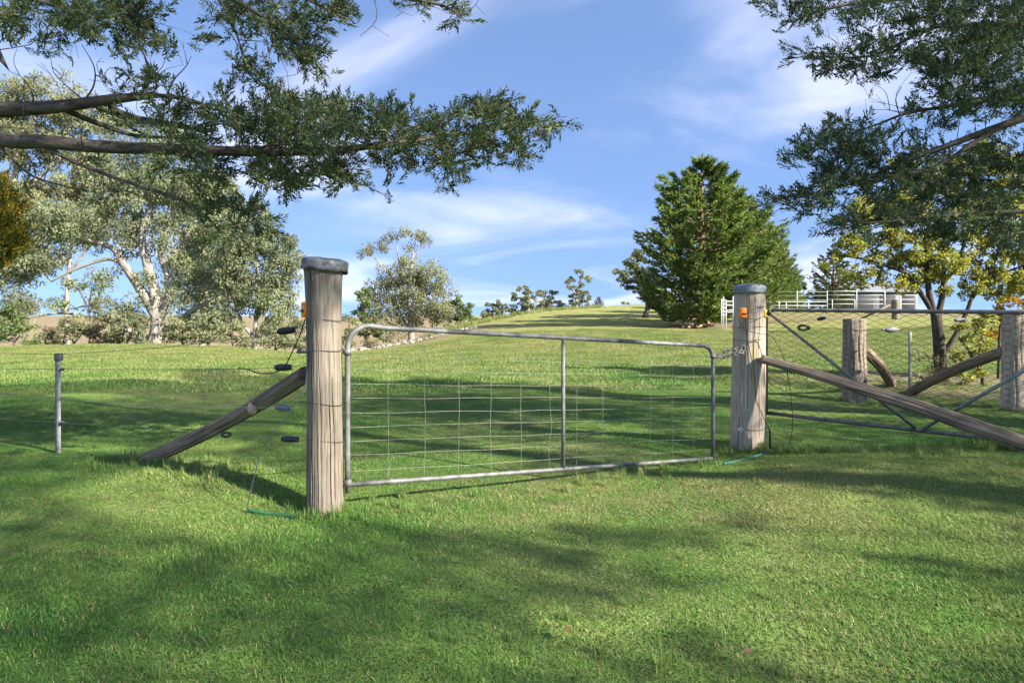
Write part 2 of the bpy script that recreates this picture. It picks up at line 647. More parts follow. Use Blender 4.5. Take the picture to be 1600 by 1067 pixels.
M['greyins'] = plain('grey_insulator', (0.22, 0.22, 0.25), 0.5, 0, 0.3, 60, 0.1)
M['orange'] = plain('orange_plastic', (0.95, 0.24, 0.012), 0.4, 0, 0.08, 30, 0.05)
M['yellow'] = plain('yellow_plastic', (0.62, 0.42, 0.03), 0.45, 0, 0.15, 30, 0.05)
M['white_ins'] = plain('white_insulator', (0.75, 0.72, 0.66), 0.35, 0, 0.1, 40, 0.05)
M['hose'] = plain('green_hose', (0.02, 0.12, 0.05), 0.5, 0, 0.2, 30, 0.1)
M['teal'] = plain('teal_hose', (0.025, 0.16, 0.15), 0.5, 0, 0.2, 30, 0.1)
M['white_steel'] = plain('white_painted_steel', (0.50, 0.51, 0.52), 0.55, 0, 0.12, 8, 0.05)
M['steelpost'] = plain('galvanised_steel_post', (0.22, 0.225, 0.23), 0.55, 0.3, 0.35, 25, 0.3)
M['rock'] = plain('pale_rubble', (0.27, 0.25, 0.21), 0.9, 0, 0.5, 3, 0.6)
M['shed_wall'] = plain('pale_grey_sheeting', (0.17, 0.18, 0.20), 0.6, 0.1, 0.12, 2, 0.1)
M['shed_roof'] = plain('grey_iron_roof', (0.20, 0.215, 0.24), 0.65, 0.1, 0.15, 2, 0.1)
M['shed_dark'] = plain('opening_shade', (0.03, 0.03, 0.035), 0.7, 0, 0.2, 4, 0.1)  # near-black colour holds the shade inside the shed openings
M['dryleaf'] = plain('dry_leaf', (0.17, 0.085, 0.04), 0.7, 0, 0.3, 60, 0.1)
M['plank'] = wood('tan_poles', (0.2, 0.13, 0.07), (0.42, 0.3, 0.17), (0.55, 0.42, 0.27), fine=12)
M['bark_pale'] = bark('smooth_gum_bark', (0.14, 0.115, 0.095), (0.44, 0.40, 0.35), 3.2, 0.35, 0.3)
M['bark_grey'] = bark('grey_brown_bark', (0.045, 0.036, 0.029), (0.155, 0.128, 0.106), 18, 0.22)
M['bark_dark'] = bark('dark_bark', (0.030, 0.024, 0.020), (0.115, 0.092, 0.075), 16, 0.22)
M['bark_pine'] = bark('pine_bark', (0.07, 0.045, 0.03), (0.20, 0.14, 0.10), 4, 0.3)
M['gum1'] = leafmat('gum_leaves_grey', [(0.14, 0.175, 0.105), (0.23, 0.26, 0.16), (0.32, 0.325, 0.21), (0.19, 0.225, 0.135)], 0.44, tcol=(1.2, 1.25, 0.75), big=0.3, bscale=0.45)
M['gum2'] = leafmat('gum_leaves_olive', [(0.14, 0.165, 0.095), (0.23, 0.245, 0.14), (0.32, 0.30, 0.18), (0.19, 0.21, 0.12)], 0.44, tcol=(1.2, 1.25, 0.75), big=0.3, bscale=0.45)
M['gum3'] = leafmat('gum_leaves_green', [(0.07, 0.115, 0.045), (0.14, 0.19, 0.07), (0.20, 0.235, 0.09)], 0.34, big=0.3, bscale=0.5)
M['gumfar'] = leafmat('far_gum_leaves', [(0.11, 0.14, 0.085), (0.20, 0.215, 0.125), (0.27, 0.26, 0.16)], 0.34, big=0.3, bscale=0.4)
M['scrub'] = leafmat('scrub_leaves', [(0.10, 0.125, 0.065), (0.19, 0.205, 0.12), (0.27, 0.255, 0.165), (0.13, 0.175, 0.07)], 0.3, big=0.35, bscale=0.5)
M['scrub_dry'] = leafmat('dry_scrub', [(0.15, 0.12, 0.085), (0.25, 0.21, 0.15), (0.19, 0.18, 0.10)], 0.2, big=0.3, bscale=0.5)
M['pine'] = leafmat('pine_needles', [(0.06, 0.12, 0.04), (0.14, 0.21, 0.06), (0.225, 0.29, 0.085), (0.09, 0.15, 0.05), (0.21, 0.175, 0.09)], 0.3, big=0.35, bscale=0.8)
M['pine_far'] = leafmat('dark_pine_needles', [(0.04, 0.07, 0.022), (0.08, 0.11, 0.03), (0.12, 0.14, 0.045)], 0.22, big=0.3, bscale=0.5)
M['cypress'] = leafmat('cypress_sprays', [(0.034, 0.066, 0.036), (0.065, 0.105, 0.048), (0.12, 0.16, 0.068), (0.05, 0.085, 0.044), (0.19, 0.135, 0.08)], 0.26, big=0.35, bscale=2.2)
M['cypress2'] = leafmat('blue_cypress_sprays', [(0.032, 0.064, 0.046), (0.06, 0.10, 0.064), (0.10, 0.14, 0.076), (0.048, 0.08, 0.054), (0.13, 0.12, 0.07)], 0.26, big=0.35, bscale=2.2)
M['golden'] = leafmat('golden_conifer', [(0.03, 0.05, 0.012), (0.07, 0.10, 0.015), (0.05, 0.08, 0.015), (0.28, 0.23, 0.02), (0.40, 0.17, 0.04)], 0.25, big=0.7, bscale=2.6)
M['hedge'] = leafmat('yellow_green_leaves', [(0.13, 0.16, 0.035), (0.26, 0.275, 0.07), (0.42, 0.38, 0.14), (0.18, 0.21, 0.05), (0.34, 0.31, 0.09)], 0.5, big=0.3, bscale=1.3)
M['autumn'] = leafmat('orange_leaves', [(0.42, 0.20, 0.03), (0.50, 0.32, 0.05), (0.26, 0.20, 0.04)], 0.42, big=0.3, bscale=1.5)

# ------------------------------------------------------------------ ground


def nonuni(lo, hi, fine, n):
    """coordinates from lo to hi, spacing growing away from 0"""
    a = np.arcsinh(lo / fine)
    b = np.arcsinh(hi / fine)
    return np.sinh(np.linspace(a, b, n)) * fine


gx = nonuni(-700, 700, 5.0, 361)
gy = np.concatenate([nonuni(-90, -0.5, 4, 40), nonuni(0, 1200, 7.0, 400)])
GX, GY = np.meshgrid(gx, gy)
GZ = gz(GX, GY)
nx, ny = len(gx), len(gy)
idx = np.arange(nx * ny).reshape(ny, nx)
Q = np.stack([idx[:-1, :-1], idx[:-1, 1:], idx[1:, 1:], idx[1:, :-1]], -1).reshape(-1, 4)
V = np.stack([GX, GY, GZ], -1).reshape(-1, 3)
me = mesh_np('ground', V, [Q])
me.polygons.foreach_set('use_smooth', np.ones(len(me.polygons), bool))
fx, fy = V[:, 0], V[:, 1]
fu = fx / np.maximum(fy, 1)
wob = np.sin(fx * 0.7 + np.sin(fy * 0.9)) * 0.5 + np.sin(fy * 0.55 + 1.3 * np.sin(fx * 0.33)) * 0.5
dirt = np.zeros(len(V))


def blob(cx, cy, rx, ry, amp=1.0, w=0.25):
    d = np.sqrt(((fx - cx) / rx) ** 2 + ((fy - cy) / ry) ** 2) + w * wob
    return amp * smooth(1.15, 0.75, d)


dirt = np.maximum(dirt, blob(14.0, 47, 4.2, 2.6))                 # bare ground under the pines
dirt = np.maximum(dirt, blob(20.0, 52.0, 7.5, 4.0, 0.6))
dirt = np.maximum(dirt, blob(31.0, 58, 12.0, 5.0, 0.5))
dirt = np.maximum(dirt, blob(9.6, 13.2, 3.4, 3.2, 0.7))
dirt = np.maximum(dirt, blob(2.5, 26.0, 4.0, 2.0, 0.35))
far_left = smooth(0.02, -0.1, fu) * smooth(41, 48, fy + 3 * wob)
dirt = np.maximum(dirt, 0.85 * far_left)
dirt = np.maximum(dirt, 0.5 * smooth(150, 260, fy))
dry = 0.75 * smooth(14, 40, fy + 5 * wob)
for nm, arr in (('dirt', dirt), ('dry', dry)):
    a = me.attributes.new(nm, 'FLOAT', 'POINT')
    a.data.foreach_set('value', arr.astype(np.float32))
me.materials.append(M['ground'])
ground = bpy.data.objects.new('ground', me)
C.objects.link(ground)
ground['kind'] = 'structure'

# ------------------------------------------------------------------ grass (stuff, instanced patches)


def bare_at(X, Y):
    w_ = np.sin(X * 0.7 + np.sin(Y * 0.9)) * 0.5 + np.sin(Y * 0.55 + 1.3 * np.sin(X * 0.33)) * 0.5
    d = np.sqrt(((X - 9.6) / 3.4) ** 2 + ((Y - 13.2) / 3.2) ** 2) + 0.25 * w_
    return smooth(1.15, 0.75, d)


def grass_patch(n, rad, hmin, hmax, wid, lean, seed):
    r = np.random.default_rng(seed)
    a = r.uniform(0, 2 * math.pi, n)
    rr = rad * np.sqrt(r.uniform(0, 1, n))
    base = np.stack([rr * np.cos(a), rr * np.sin(a), np.full(n, -0.008)], -1)
    # small tussocks: pull some blades towards shared centres
    k = max(3, n // 22)
    cen = base[r.integers(0, n, k)]
    pick = r.integers(0, k, n)
    pull = r.uniform(0, 1, n)[:, None] ** 2 * 0.9
    base = base * (1 - pull) + (cen[pick] + r.normal(0, rad * 0.03, (n, 3)) * [1, 1, 0]) * pull
    tus = r.uniform(0.65, 1.35, k)[pick]
    h = r.uniform(hmin, hmax, n) * tus
    az = r.uniform(0, 2 * math.pi, n)
    dirv = np.stack([np.cos(az), np.sin(az), np.zeros(n)], -1)
    side = np.stack([-np.sin(az), np.cos(az), np.zeros(n)], -1)
    ln = r.uniform(0.15, lean, n)
    w = wid * r.uniform(0.7, 1.3, n)
    up = np.array([0, 0, 1.0])
    m1 = base + up * (h * 0.55)[:, None] + dirv * (h * ln * 0.35)[:, None]
    tip = base + up * (h * (1 - 0.25 * ln))[:, None] + dirv * (h * ln)[:, None]
    V = np.stack([base - side * (w / 2)[:, None], base + side * (w / 2)[:, None],
                  m1 + side * (w * 0.42)[:, None], m1 - side * (w * 0.42)[:, None], tip], 1).reshape(-1, 3)
    i = np.arange(n)[:, None] * 5
    me = mesh_np('grass_patch', V, [i + np.array([[0, 1, 2, 3]]), i + np.array([[3, 2, 4]])])
    me.materials.append(M['grass'])
    return bpy.data.objects.new('grass_patch', me)


def scatter_object(name, pts, rots, scales, protos, label_kind='stuff'):
    """one object whose vertices carry instances of the prototype meshes"""
    me = bpy.data.meshes.new(name)
    me.vertices.add(len(pts))
    me.vertices.foreach_set('co', np.asarray(pts, np.float32).ravel())
    a = me.attributes.new('rot', 'FLOAT_VECTOR', 'POINT')
    a.data.foreach_set('vector', np.asarray(rots, np.float32).ravel())
    a = me.attributes.new('scl', 'FLOAT_VECTOR', 'POINT')
    a.data.foreach_set('vector', np.asarray(scales, np.float32).ravel())
    a = me.attributes.new('pick', 'INT', 'POINT')
    a.data.foreach_set('value', rng.integers(0, len(protos), len(pts)).astype(np.int32))
    o = bpy.data.objects.new(name, me)
    C.objects.link(o)
    g = bpy.data.node_groups.new(name + '_nodes', 'GeometryNodeTree')
    g.interface.new_socket('Geometry', in_out='INPUT', socket_type='NodeSocketGeometry')
    g.interface.new_socket('Geometry', in_out='OUTPUT', socket_type='NodeSocketGeometry')
    gi, go = g.nodes.new('NodeGroupInput'), g.nodes.new('NodeGroupOutput')
    iop = g.nodes.new('GeometryNodeInstanceOnPoints')
    g2i = g.nodes.new('GeometryNodeGeometryToInstance')
    for p in reversed(protos):
        oi = g.nodes.new('GeometryNodeObjectInfo')
        oi.inputs[0].default_value = p
        g.links.new(oi.outputs['Geometry'], g2i.inputs[0])
    iop.inputs['Pick Instance'].default_value = True

    def nat(nm, ty):
        n = g.nodes.new('GeometryNodeInputNamedAttribute')
        n.data_type = ty
        n.inputs[0].default_value = nm
        return n
    e2r = g.nodes.new('FunctionNodeEulerToRotation')
    g.links.new(nat('rot', 'FLOAT_VECTOR').outputs[0], e2r.inputs[0])
    g.links.new(e2r.outputs[0], iop.inputs['Rotation'])
    g.links.new(nat('scl', 'FLOAT_VECTOR').outputs[0], iop.inputs['Scale'])
    g.links.new(nat('pick', 'INT').outputs[0], iop.inputs['Instance Index'])
    g.links.new(gi.outputs[0], iop.inputs['Points'])
    g.links.new(g2i.outputs[0], iop.inputs['Instance'])
    g.links.new(iop.outputs[0], go.inputs[0])
    md = o.modifiers.new('scatter', 'NODES')
    md.node_group = g
    o['kind'] = label_kind
    return o


def slope_rot(x, y):
    e = 0.08
    sx = (gz(x + e, y) - gz(x - e, y)) / (2 * e)
    sy = (gz(x, y + e) - gz(x, y - e)) / (2 * e)
    yaw = rng.uniform(0, 2 * math.pi, len(x))
    out = []
    for a, b, c in zip(sx, sy, yaw):
        q = Vector((0, 0, 1)).rotation_difference(Vector((-a, -b, 1)).normalized()).to_matrix() @ Matrix.Rotation(c, 3, 'Z')
        out.append(q.to_euler()[:])
    return np.array(out)


def jgrid(y0, y1, step, umax):
    xs, ys = [], []
    y = y0
    while y < y1:
        w = umax * y + 0.8
        n = int(2 * w / step)
        xs.append(np.linspace(-w, w, n) + rng.uniform(-.5, .5, n) * step)
        ys.append(y + rng.uniform(-.5, .5, n) * step)
        y += step
    return np.concatenate(xs), np.concatenate(ys)


# short lawn, close to the camera
x, y = jgrid(1.0, 13.0, 0.27, 0.95)
keep = rng.uniform(0, 1, len(x)) > 0.9 * bare_at(x, y)
x, y = x[keep], y[keep]
z = gz(x, y)
protos = [grass_patch(1700, 0.26, 0.012, 0.031, 0.0030, 1.7, 100 + k) for k in range(6)]
s = rng.uniform(0.75, 1.25, len(x))
hs = s * (0.85 + 0.35 * np.sin(x * 1.3 + 2 * np.sin(y * 0.8)) * np.sin(y * 1.1 + 1))
scatter_object('lawn_grass', np.stack([x, y, z], -1), slope_rot(x, y), np.stack([s, s, hs], -1), protos)
# the same sward further out, coarser
x, y = jgrid(12.6, 40.0, 0.62, 0.95)
keep = (gz(x, y) > -2) & (rng.uniform(0, 1, len(x)) > 0.9 * bare_at(x, y))
x, y = x[keep], y[keep]
z = gz(x, y)
protos = [grass_patch(800, 0.6, 0.03, 0.075, 0.011, 1.2, 200 + k) for k in range(4)]
s = rng.uniform(0.75, 1.2, len(x))
scatter_object('pasture_grass', np.stack([x, y, z], -1), slope_rot(x, y), np.stack([s, s, s], -1), protos)
# long uncut tufts along the fence line, at post feet and under the braces
tp = []


def tufts(p0, p1, n, spread):
    t = rng.uniform(0, 1, n)
    q = np.array(p0)[None] * (1 - t[:, None]) + np.array(p1)[None] * t[:, None] + rng.normal(0, spread, (n, 2))
    tp.append(q)


tufts((-3.5, 5.65), (-2.0, 4.85), 60, 0.16)
tufts((-3.35, 5.7), (-3.15, 5.55), 22, 0.12)
tufts((-1.6, 4.45), (-1.0, 4.30), 26, 0.10)
tufts((-1.28, 4.20), (-1.28, 4.48), 12, 0.08)
tufts((-1.0, 4.35), (1.9, 6.0), 40, 0.14)
tufts((2.2, 6.35), (2.75, 6.35), 34, 0.10)
tufts((2.7, 6.25), (4.6, 5.0), 120, 0.20)
tufts((5.2, 10.2), (8.4, 9.2), 70, 0.3)
tufts((7.2, 12.6), (9.6, 12.0), 90, 0.5)
tufts((0.3, 1.9), (0.9, 2.3), 8, 0.15)
wy = rng.uniform(1.6, 9.0, 520)
wx = rng.uniform(-0.9, 0.9, 520) * wy
sel = (np.sin(wx * 1.1 + 1.7 * np.sin(wy * 0.9)) + np.sin(wy * 1.7 + wx * 0.6)) > -0.2
n_fence = sum(len(a) for a in tp)
tp.append(np.stack([wx[sel], wy[sel]], -1))
q = np.concatenate(tp)
protos = [grass_patch(46, 0.07, 0.07, 0.17, 0.005, 0.9, 300 + k) for k in range(5)]
s = rng.uniform(0.3, 0.8, len(q))
s[n_fence:] *= 0.55
z = gz(q[:, 0], q[:, 1])
rot = np.zeros((len(q), 3))
rot[:, 2] = rng.uniform(0, 6.28, len(q))
scatter_object('long_grass', np.column_stack([q, z]), rot, np.stack([s, s, s], -1), protos)
# dry stalks on the crest of the hill
x = rng.uniform(-0.13, 0.14, 260)
yc = np.interp(x, _uu, _yc) - rng.uniform(-1.5, 3.5, 260)
x = x * yc
protos = [grass_patch(60, 0.5, 0.25, 0.6, 0.03, 0.7, 400 + k) for k in range(3)]
rot = np.zeros((260, 3))
rot[:, 2] = rng.uniform(0, 6.28, 260)
s = rng.uniform(0.4, 0.9, 260)
scatter_object('crest_grass', np.stack([x, yc, gz(x, yc)], -1), rot, np.stack([s, s, s], -1), protos)

# ------------------------------------------------------------------ posts and logs


def log_into(mb, p0, p1, r0, r1, seg=72, rings=60, seed=1, cracks=(), rough=0.03, flare=0.0, bend=0.0, ragged=0.0, topflare=0.0):
    """a timber log with an uneven section and real drying cracks; cracks = (angle, half width, depth, t0, t1)"""
    r = np.random.default_rng(seed)
    p0, p1 = np.asarray(p0, float), np.asarray(p1, float)
    ax = p1 - p0
    ln = np.linalg.norm(ax)
    ax /= ln
    ref = np.array([0, -1.0, 0]) if abs(ax[1]) < 0.8 else np.array([1.0, 0, 0])
    e2 = np.cross(ax, ref)
    e2 /= np.linalg.norm(e2)
    e1 = np.cross(e2, ax)                      # e1 roughly towards the camera
    t = np.linspace(0, 1, rings)
    th = np.linspace(0, 2 * math.pi, seg, endpoint=False)
    Tt, Th = np.meshgrid(t, th, indexing='ij')
    R = r0 + (r1 - r0) * Tt
    R = R * (1 + flare * np.exp(-Tt / 0.07) + topflare * np.exp(-(1 - Tt) / 0.12))
    for k in range(2, 6):
        R = R * (1 + rough / k * 1.6 * np.cos(k * Th + r.uniform(0, 6.28) + r.uniform(-1.5, 1.5) * Tt * 2))
    for k in (13, 19, 29):
        R = R * (1 + 0.006 * np.cos(k * Th + r.uniform(0, 6.28) + 2 * np.sin(3 * Tt + r.uniform(0, 6))))
    R = R * (1 + 0.35 * rough * np.sin(9 * Tt + 2 * np.cos(Th) + r.uniform(0, 6)))
    for (a, hw, dep, t0, t1) in cracks:
        aa = a + 0.05 * np.sin(7 * t + a) + 0.03 * np.sin(17 * t + 2 * a)
        d = (Th - aa[:, None] + math.pi) % (2 * math.pi) - math.pi
        prof = np.clip(1 - np.abs(d) / hw, 0, 1)
        win = smooth(t0, t0 + 0.06, Tt) * smooth(t1, t1 - 0.06, Tt)
        R = R - dep * prof ** 0.7 * win
    cen = p0[None] + ax[None] * (t * ln)[:, None] + (e2 * bend)[None] * np.sin(math.pi * t)[:, None]
    sh = np.zeros_like(Tt)
    if ragged:
        for k in (5, 9, 14, 23):
            sh[0] += ragged * 0.5 * np.cos(k * th + r.uniform(0, 6.28))
    Pn = cen[:, None, :] + R[..., None] * (e1 * np.cos(Th)[..., None] + e2 * np.sin(Th)[..., None]) + ax * sh[..., None]
    A = np.stack([R * np.cos(Th), R * np.sin(Th), Tt * ln + seed * 3.1], -1)
    V = np.concatenate([Pn.reshape(-1, 3), cen[:1], cen[-1:]])
    A = np.concatenate([A.reshape(-1, 3), [[0, 0, 0]], [[0, 0, ln]]])
    i = np.arange(rings - 1)[:, None] * seg
    j = np.arange(seg)[None]
    j2 = (j + 1) % seg
    Qd = np.stack([i + j, i + j2, i + seg + j2, i + seg + j], -1).reshape(-1, 4)
    a, b = rings * seg, rings * seg + 1
    T = [(a, (k + 1) % seg, k) for k in range(seg)] + [(b, (rings - 1) * seg + k, (rings - 1) * seg + (k + 1) % seg) for k in range(seg)]
    mb.add(V, Qd, T, A)
    return np.concatenate([np.cos(Th).ravel(), [0, 0]]), np.concatenate([np.sin(Th).ravel(), [0, 0]]), np.concatenate([Tt.ravel(), [0, 1]])


def ring_wire(mb, c, r, rad, tilt=0.0, seg=40, wob=0.004, seed=0):
    rr = np.random.default_rng(seed)
    th = np.linspace(0, 2 * math.pi, seg + 1)
    pts = np.stack([c[0] + r * np.cos(th), c[1] + r * np.sin(th), c[2] + tilt * np.cos(th) + wob * np.sin(3 * th + rr.uniform(0, 6))], -1)
    tube(mb, pts, rad, 5, False)


# cracks: angle 0 faces the camera, positive angles go to the photo's left or right by e2
LP = np.array([-1.265, 4.34, 0.0])
lp = thing('gate_post', 'pale weathered round timber gate post with dented metal cap and orange switch', 'post', LP)
mb = MB()
crk = [(-0.48, 0.035, 0.05, -0.1, 1.1), (0.55, 0.022, 0.03, -0.1, 0.5), (-0.12, 0.02, 0.022, -0.1, 0.38), (0.05, 0.018, 0.016, 0.25, 0.75),
       (-0.85, 0.02, 0.02, 0.3, 0.9), (-0.35, 0.02, 0.02, 0.0, 0.25), (0.8, 0.025, 0.03, 0.1, 0.6), (2.5, 0.03, 0.04, -0.1, 1.1), (1.4, 0.03, 0.03, 0, 0.8), (-0.3, 0.018, 0.016, 0.55, 0.95),
       (-0.25, 0.04, 0.03, -0.1, 0.11), (-0.7, 0.05, 0.03, -0.1, 0.13), (0.2, 0.05, 0.03, -0.1, 0.1), (0.6, 0.04, 0.03, -0.1, 0.12), (-1.6, 0.03, 0.03, 0.1, 0.9), (-1.1, 0.02, 0.02, -0.1, 0.5)]
c_, s_, t_ = log_into(mb, LP + [0.0, 0, -0.12], LP + [-0.012, 0, 1.66], 0.124, 0.112, 400, 90, 3, crk, 0.03, flare=0.07, topflare=0.17)
mb.build('post_shaft', M['post'], lp, extra={'stain': 0.45 * smooth(0.6, 0.95, -s_) * smooth(0.75, 0.6, t_) * smooth(0.3, 0.42, t_)})


def post_cap(c, r, h, tiltx, tilty, mat, parent, dome, seed, crumple):
    r_ = np.random.default_rng(seed)
    seg = 72
    prof = [(0.0, dome), (0.35, dome * 0.95), (0.7, dome * 0.72), (0.92, dome * 0.35), (1.0, 0.0), (1.02, -0.25 * h), (1.015, -0.7 * h), (1.03, -h), (0.97, -h)]
    th = np.linspace(0, 2 * math.pi, seg, endpoint=False)
    rows = []
    ph = r_.uniform(0, 6.28, 8)
    for (q, zz) in prof:
        wr = 1 + crumple * 0.35 * (np.cos(3 * th + ph[0]) + 0.7 * np.cos(5 * th + ph[1]) + 0.4 * np.cos(11 * th + ph[6])) * min(1, q * 1.2)
        wz = crumple * r * 0.55 * (np.cos(2 * th + ph[2]) + 0.6 * np.cos(4 * th + ph[3]) + 0.4 * np.cos(9 * th + ph[4])) * q
        rows.append(np.stack([r * q * wr * np.cos(th), r * q * wr * np.sin(th), zz + wz], -1))
    Vv = np.concatenate(rows)
    Rm = rotx(tiltx) @ roty(tilty)
    Vv = Vv @ Rm.T + np.asarray(c)
    n = len(prof)
    i = np.arange(n - 1)[:, None] * seg
    j = np.arange(seg)[None]
    j2 = (j + 1) % seg
    Qd = np.stack([i + j, i + seg + j, i + seg + j2, i + j2], -1).reshape(-1, 4)
    mb = MB().add(Vv, Qd)
    return mb.build('post_cap', mat, parent)


post_cap(LP + [-0.003, 0, 1.70], 0.152, 0.07, -0.03, 0.09, M['capmetal'], lp, 0.022, 4, 0.055)
for yy, tl in ((501, 0.003), (549, 0.006), (632, -0.012), (690, -0.014)):
    mb = MB()
    zz = P(505, yy, LP[1] - 0.12)[2]
    ring_wire(mb, (LP[0], LP[1], zz), 0.122, 0.0022, tl, seed=yy)
    mb.build('wire_tie', M['wire_dark'], lp)

RP = np.array([2.43, 6.6, 0.0])
RP[2] = gz(RP[0], RP[1])
rp = thing('gate_post', 'grey round timber gate post with smooth blue-grey domed cap and chain eye', 'post', RP)
mb = MB()
crk = [(0.3, 0.02, 0.02, 0.1, 0.9), (-0.4, 0.02, 0.02, 0.2, 1.1), (-0.9, 0.025, 0.025, -0.1, 0.6), (0.9, 0.03, 0.03, -0.1, 1.1), (0.0, 0.016, 0.014, 0.5, 1.1), (2, 0.03, 0.03, 0, 1.1), (0.55, 0.02, 0.02, -0.1, 0.3), (-0.65, 0.016, 0.014, 0.3, 0.8)]
c_, s_, t_ = log_into(mb, RP + [0.0, 0, -0.12], RP + [0.02, 0, 1.63], 0.176, 0.150, 300, 80, 8, crk, 0.022, flare=0.04)
st = np.exp(-((s_ + 0.05) / 0.10) ** 2) * (c_ > 0) * smooth(0.70, 0.67, t_) * smooth(0.30, 0.55, t_)
mb.build('post_shaft', M['post_grey'], rp, extra={'stain': st})
post_cap(RP + [0.02, 0, 1.655], 0.160, 0.075, 0.0, 0.01, M['capblue'], rp, 0.03, 9, 0.008)
for yy in (511, 531, 671):
    mb = MB()
    zz = P(1168, yy, RP[1] - 0.16)[2]
    ring_wire(mb, (RP[0] + 0.01, RP[1], zz), 0.166 if yy < 600 else 0.178, 0.0022, 0.004, seed=yy)
    mb.build('wire_tie', M['wire_dark'], rp)
# eye bolt and screw-in insulator on the right post
mb = MB()
e = P(1161, 544, RP[1] - 0.175)
th = np.linspace(0, 2 * math.pi, 19)
tube(mb, np.stack([e[0] + 0.022 * np.cos(th), np.full(19, e[1]), e[2] + 0.030 * np.sin(th)], -1), 0.006, 7, False)
tube(mb, [e + [0, 0, -0.03], e + [0.0, 0.06, -0.035]], 0.007, 7)
rbox(mb, e + [0, 0.018, -0.045], (0.05, 0.02, 0.03))
mb.build('eye_bolt', M['galv'], rp)
mb = MB()
e = P(1158, 671, RP[1] - 0.195)
th = np.linspace(-0.6, 1.6 * math.pi, 17)
tube(mb, np.stack([e[0] + 0.017 * np.cos(th), np.full(17, e[1]), e[2] + 0.017 * np.sin(th)], -1), 0.006, 7)
tube(mb, [e + [-0.032, 0, 0], e + [-0.015, 0, 0]], 0.008, 7)
tube(mb, [e + [0, 0, 0], e + [0, 0.05, 0]], 0.006, 6)
mb.build('screw_insulator', M['white_ins'], rp)

# braces
q0 = ghit(216, 720)
sl = thing('timber_brace', 'slanting weathered pole brace with sawn branch stub left of the pale post', 'brace', q0)
pts = [q0 + [-0.05, 0.02, -0.03], P(300, 675, 5.25), P(400, 622, 4.75), P(478, 584, 4.46)]
mb = MB()
a0, a1 = pts[0], pts[3]
log_into(mb, a0, a1, 0.056, 0.057, 150, 60, 21, [(0.4, 0.07, 0.018, 0.1, 0.7), (-0.5, 0.07, 0.014, 0.3, 1.1), (1.1, 0.09, 0.02, 0.3, 0.8), (0, 0.05, 0.01, 0, 0.5)], 0.13, bend=0.05)
mb.build('pole', M['strut'], sl)
mb = MB()
fs = min(np.linspace(0, 1, 200), key=lambda f: abs(800 + F * (a0 + (a1 - a0) * f)[0] / (a0 + (a1 - a0) * f)[1] - 397))
b0 = a0 + (a1 - a0) * fs + [0.0, -0.02, -0.03]
tube(mb, [b0 + [0, 0.02, 0], b0 + [0.02, -0.055, -0.02], b0 + [0.03, -0.085, -0.03]], [0.04, 0.035, 0.030], 14)
mb.build('branch_stub', M['cutend'], sl)

q1 = P(1650, 706, 4.98)
q1[2] = gz(q1[0], q1[1]) - 0.0
sr = thing('timber_brace', 'long split pole brace running down in front of the chain-link gate', 'brace', q1)
mb = MB()
log_into(mb, P(1190, 561, 6.42), np.array([P(1650, 706, 4.98)[0], 4.98, P(1650, 712, 4.98)[2]]), 0.046, 0.064, 150, 70, 31, [(0.5, 0.09, 0.02, 0.2, 1.1), (-0.3, 0.06, 0.012, 0, 0.8), (1.0, 0.09, 0.02, 0.3, 1.1), (-0.9, 0.06, 0.015, 0.1, 0.9)], 0.12, bend=-0.03)
mb.build('pole', M['strut'], sr)

# ------------------------------------------------------------------ pipe gate
GA = np.array([P(543, 500, 4.36)[0], 4.36])
GB = np.array([P(1114, 500, 6.2)[0], 6.2])
gt_top = lambda s: 1.262 + (1.058 - 1.262) * s
gt_bot = lambda s: 0.181 + (-0.028 - 0.181) * s


def gp(s, z):
    xy = GA + (GB - GA) * s
    return np.array([xy[0], xy[1], z])


def s_of_px(px):
    u = (px - 800) / F
    d = GB - GA
    return (u * GA[1] - GA[0]) / (d[0] - u * d[1])


gate = thing('farm_gate', 'grey pipe farm gate with bent wire mesh hanging between the two posts', 'gate', (GA[0], GA[1], 0.1))
Rg = 0.0185
pr = [gp(0, 0.125), gp(0, 0.4), gp(0, 0.8), gp(0, gt_top(0) - 0.17)]
for a in np.linspace(0, math.pi / 2, 8):
    pr.append(gp(0.042 * (1 - math.cos(a)), gt_top(0) - 0.15 + 0.15 * math.sin(a)))
for s in np.linspace(0.08, 0.93, 14):
    pr.append(gp(s, gt_top(s)))
for a in np.linspace(0, math.pi / 2, 8):
    pr.append(gp(0.96 + 0.04 * math.sin(a), gt_top(0.97) - 0.13 * (1 - math.cos(a))))
pr += [gp(1, 0.8), gp(1, 0.4), gp(1, gt_bot(1) - 0.035)]
mb = MB()
tube(mb, pr, Rg, 14)
mb.build('frame_pipe', M['galv'], gate)
mb = MB()
tube(mb, [gp(s, gt_bot(s)) for s in np.linspace(0.004, 0.996, 12)], Rg * 0.92, 12)
mb.build('bottom_rail', M['galv'], gate)
ss = s_of_px(880)
mb = MB()
tube(mb, [gp(ss, gt_bot(ss)), gp(ss, gt_top(ss))], 0.016, 12)
mb.build('stay_pipe', M['galv'], gate)
fr = [0.185, 0.274, 0.367, 0.456, 0.548, 0.637, 0.73, 0.82, 0.92]
for k, px in enumerate([607, 664, 717, 767, 814, 859, 901, 942, 980, 1016, 1051, 1083]):
    s0 = s_of_px(px)
    pts = []
    amp = 0.003 if px != 859 else 0.014
    for q in np.linspace(0, 1, 22):
        sj = s0 + (amp * math.sin(q * 9 + k * 1.7) + 0.5 * amp * math.sin(q * 23 + k)) / 3.6
        pts.append(gp(sj, gt_top(s0) * (1 - q) + gt_bot(s0) * q) + [0, -0.004, 0])
    mb = MB()
    tube(mb, pts, 0.0015, 5)
    mb.build('vertical_wire', M['wire'], gate)
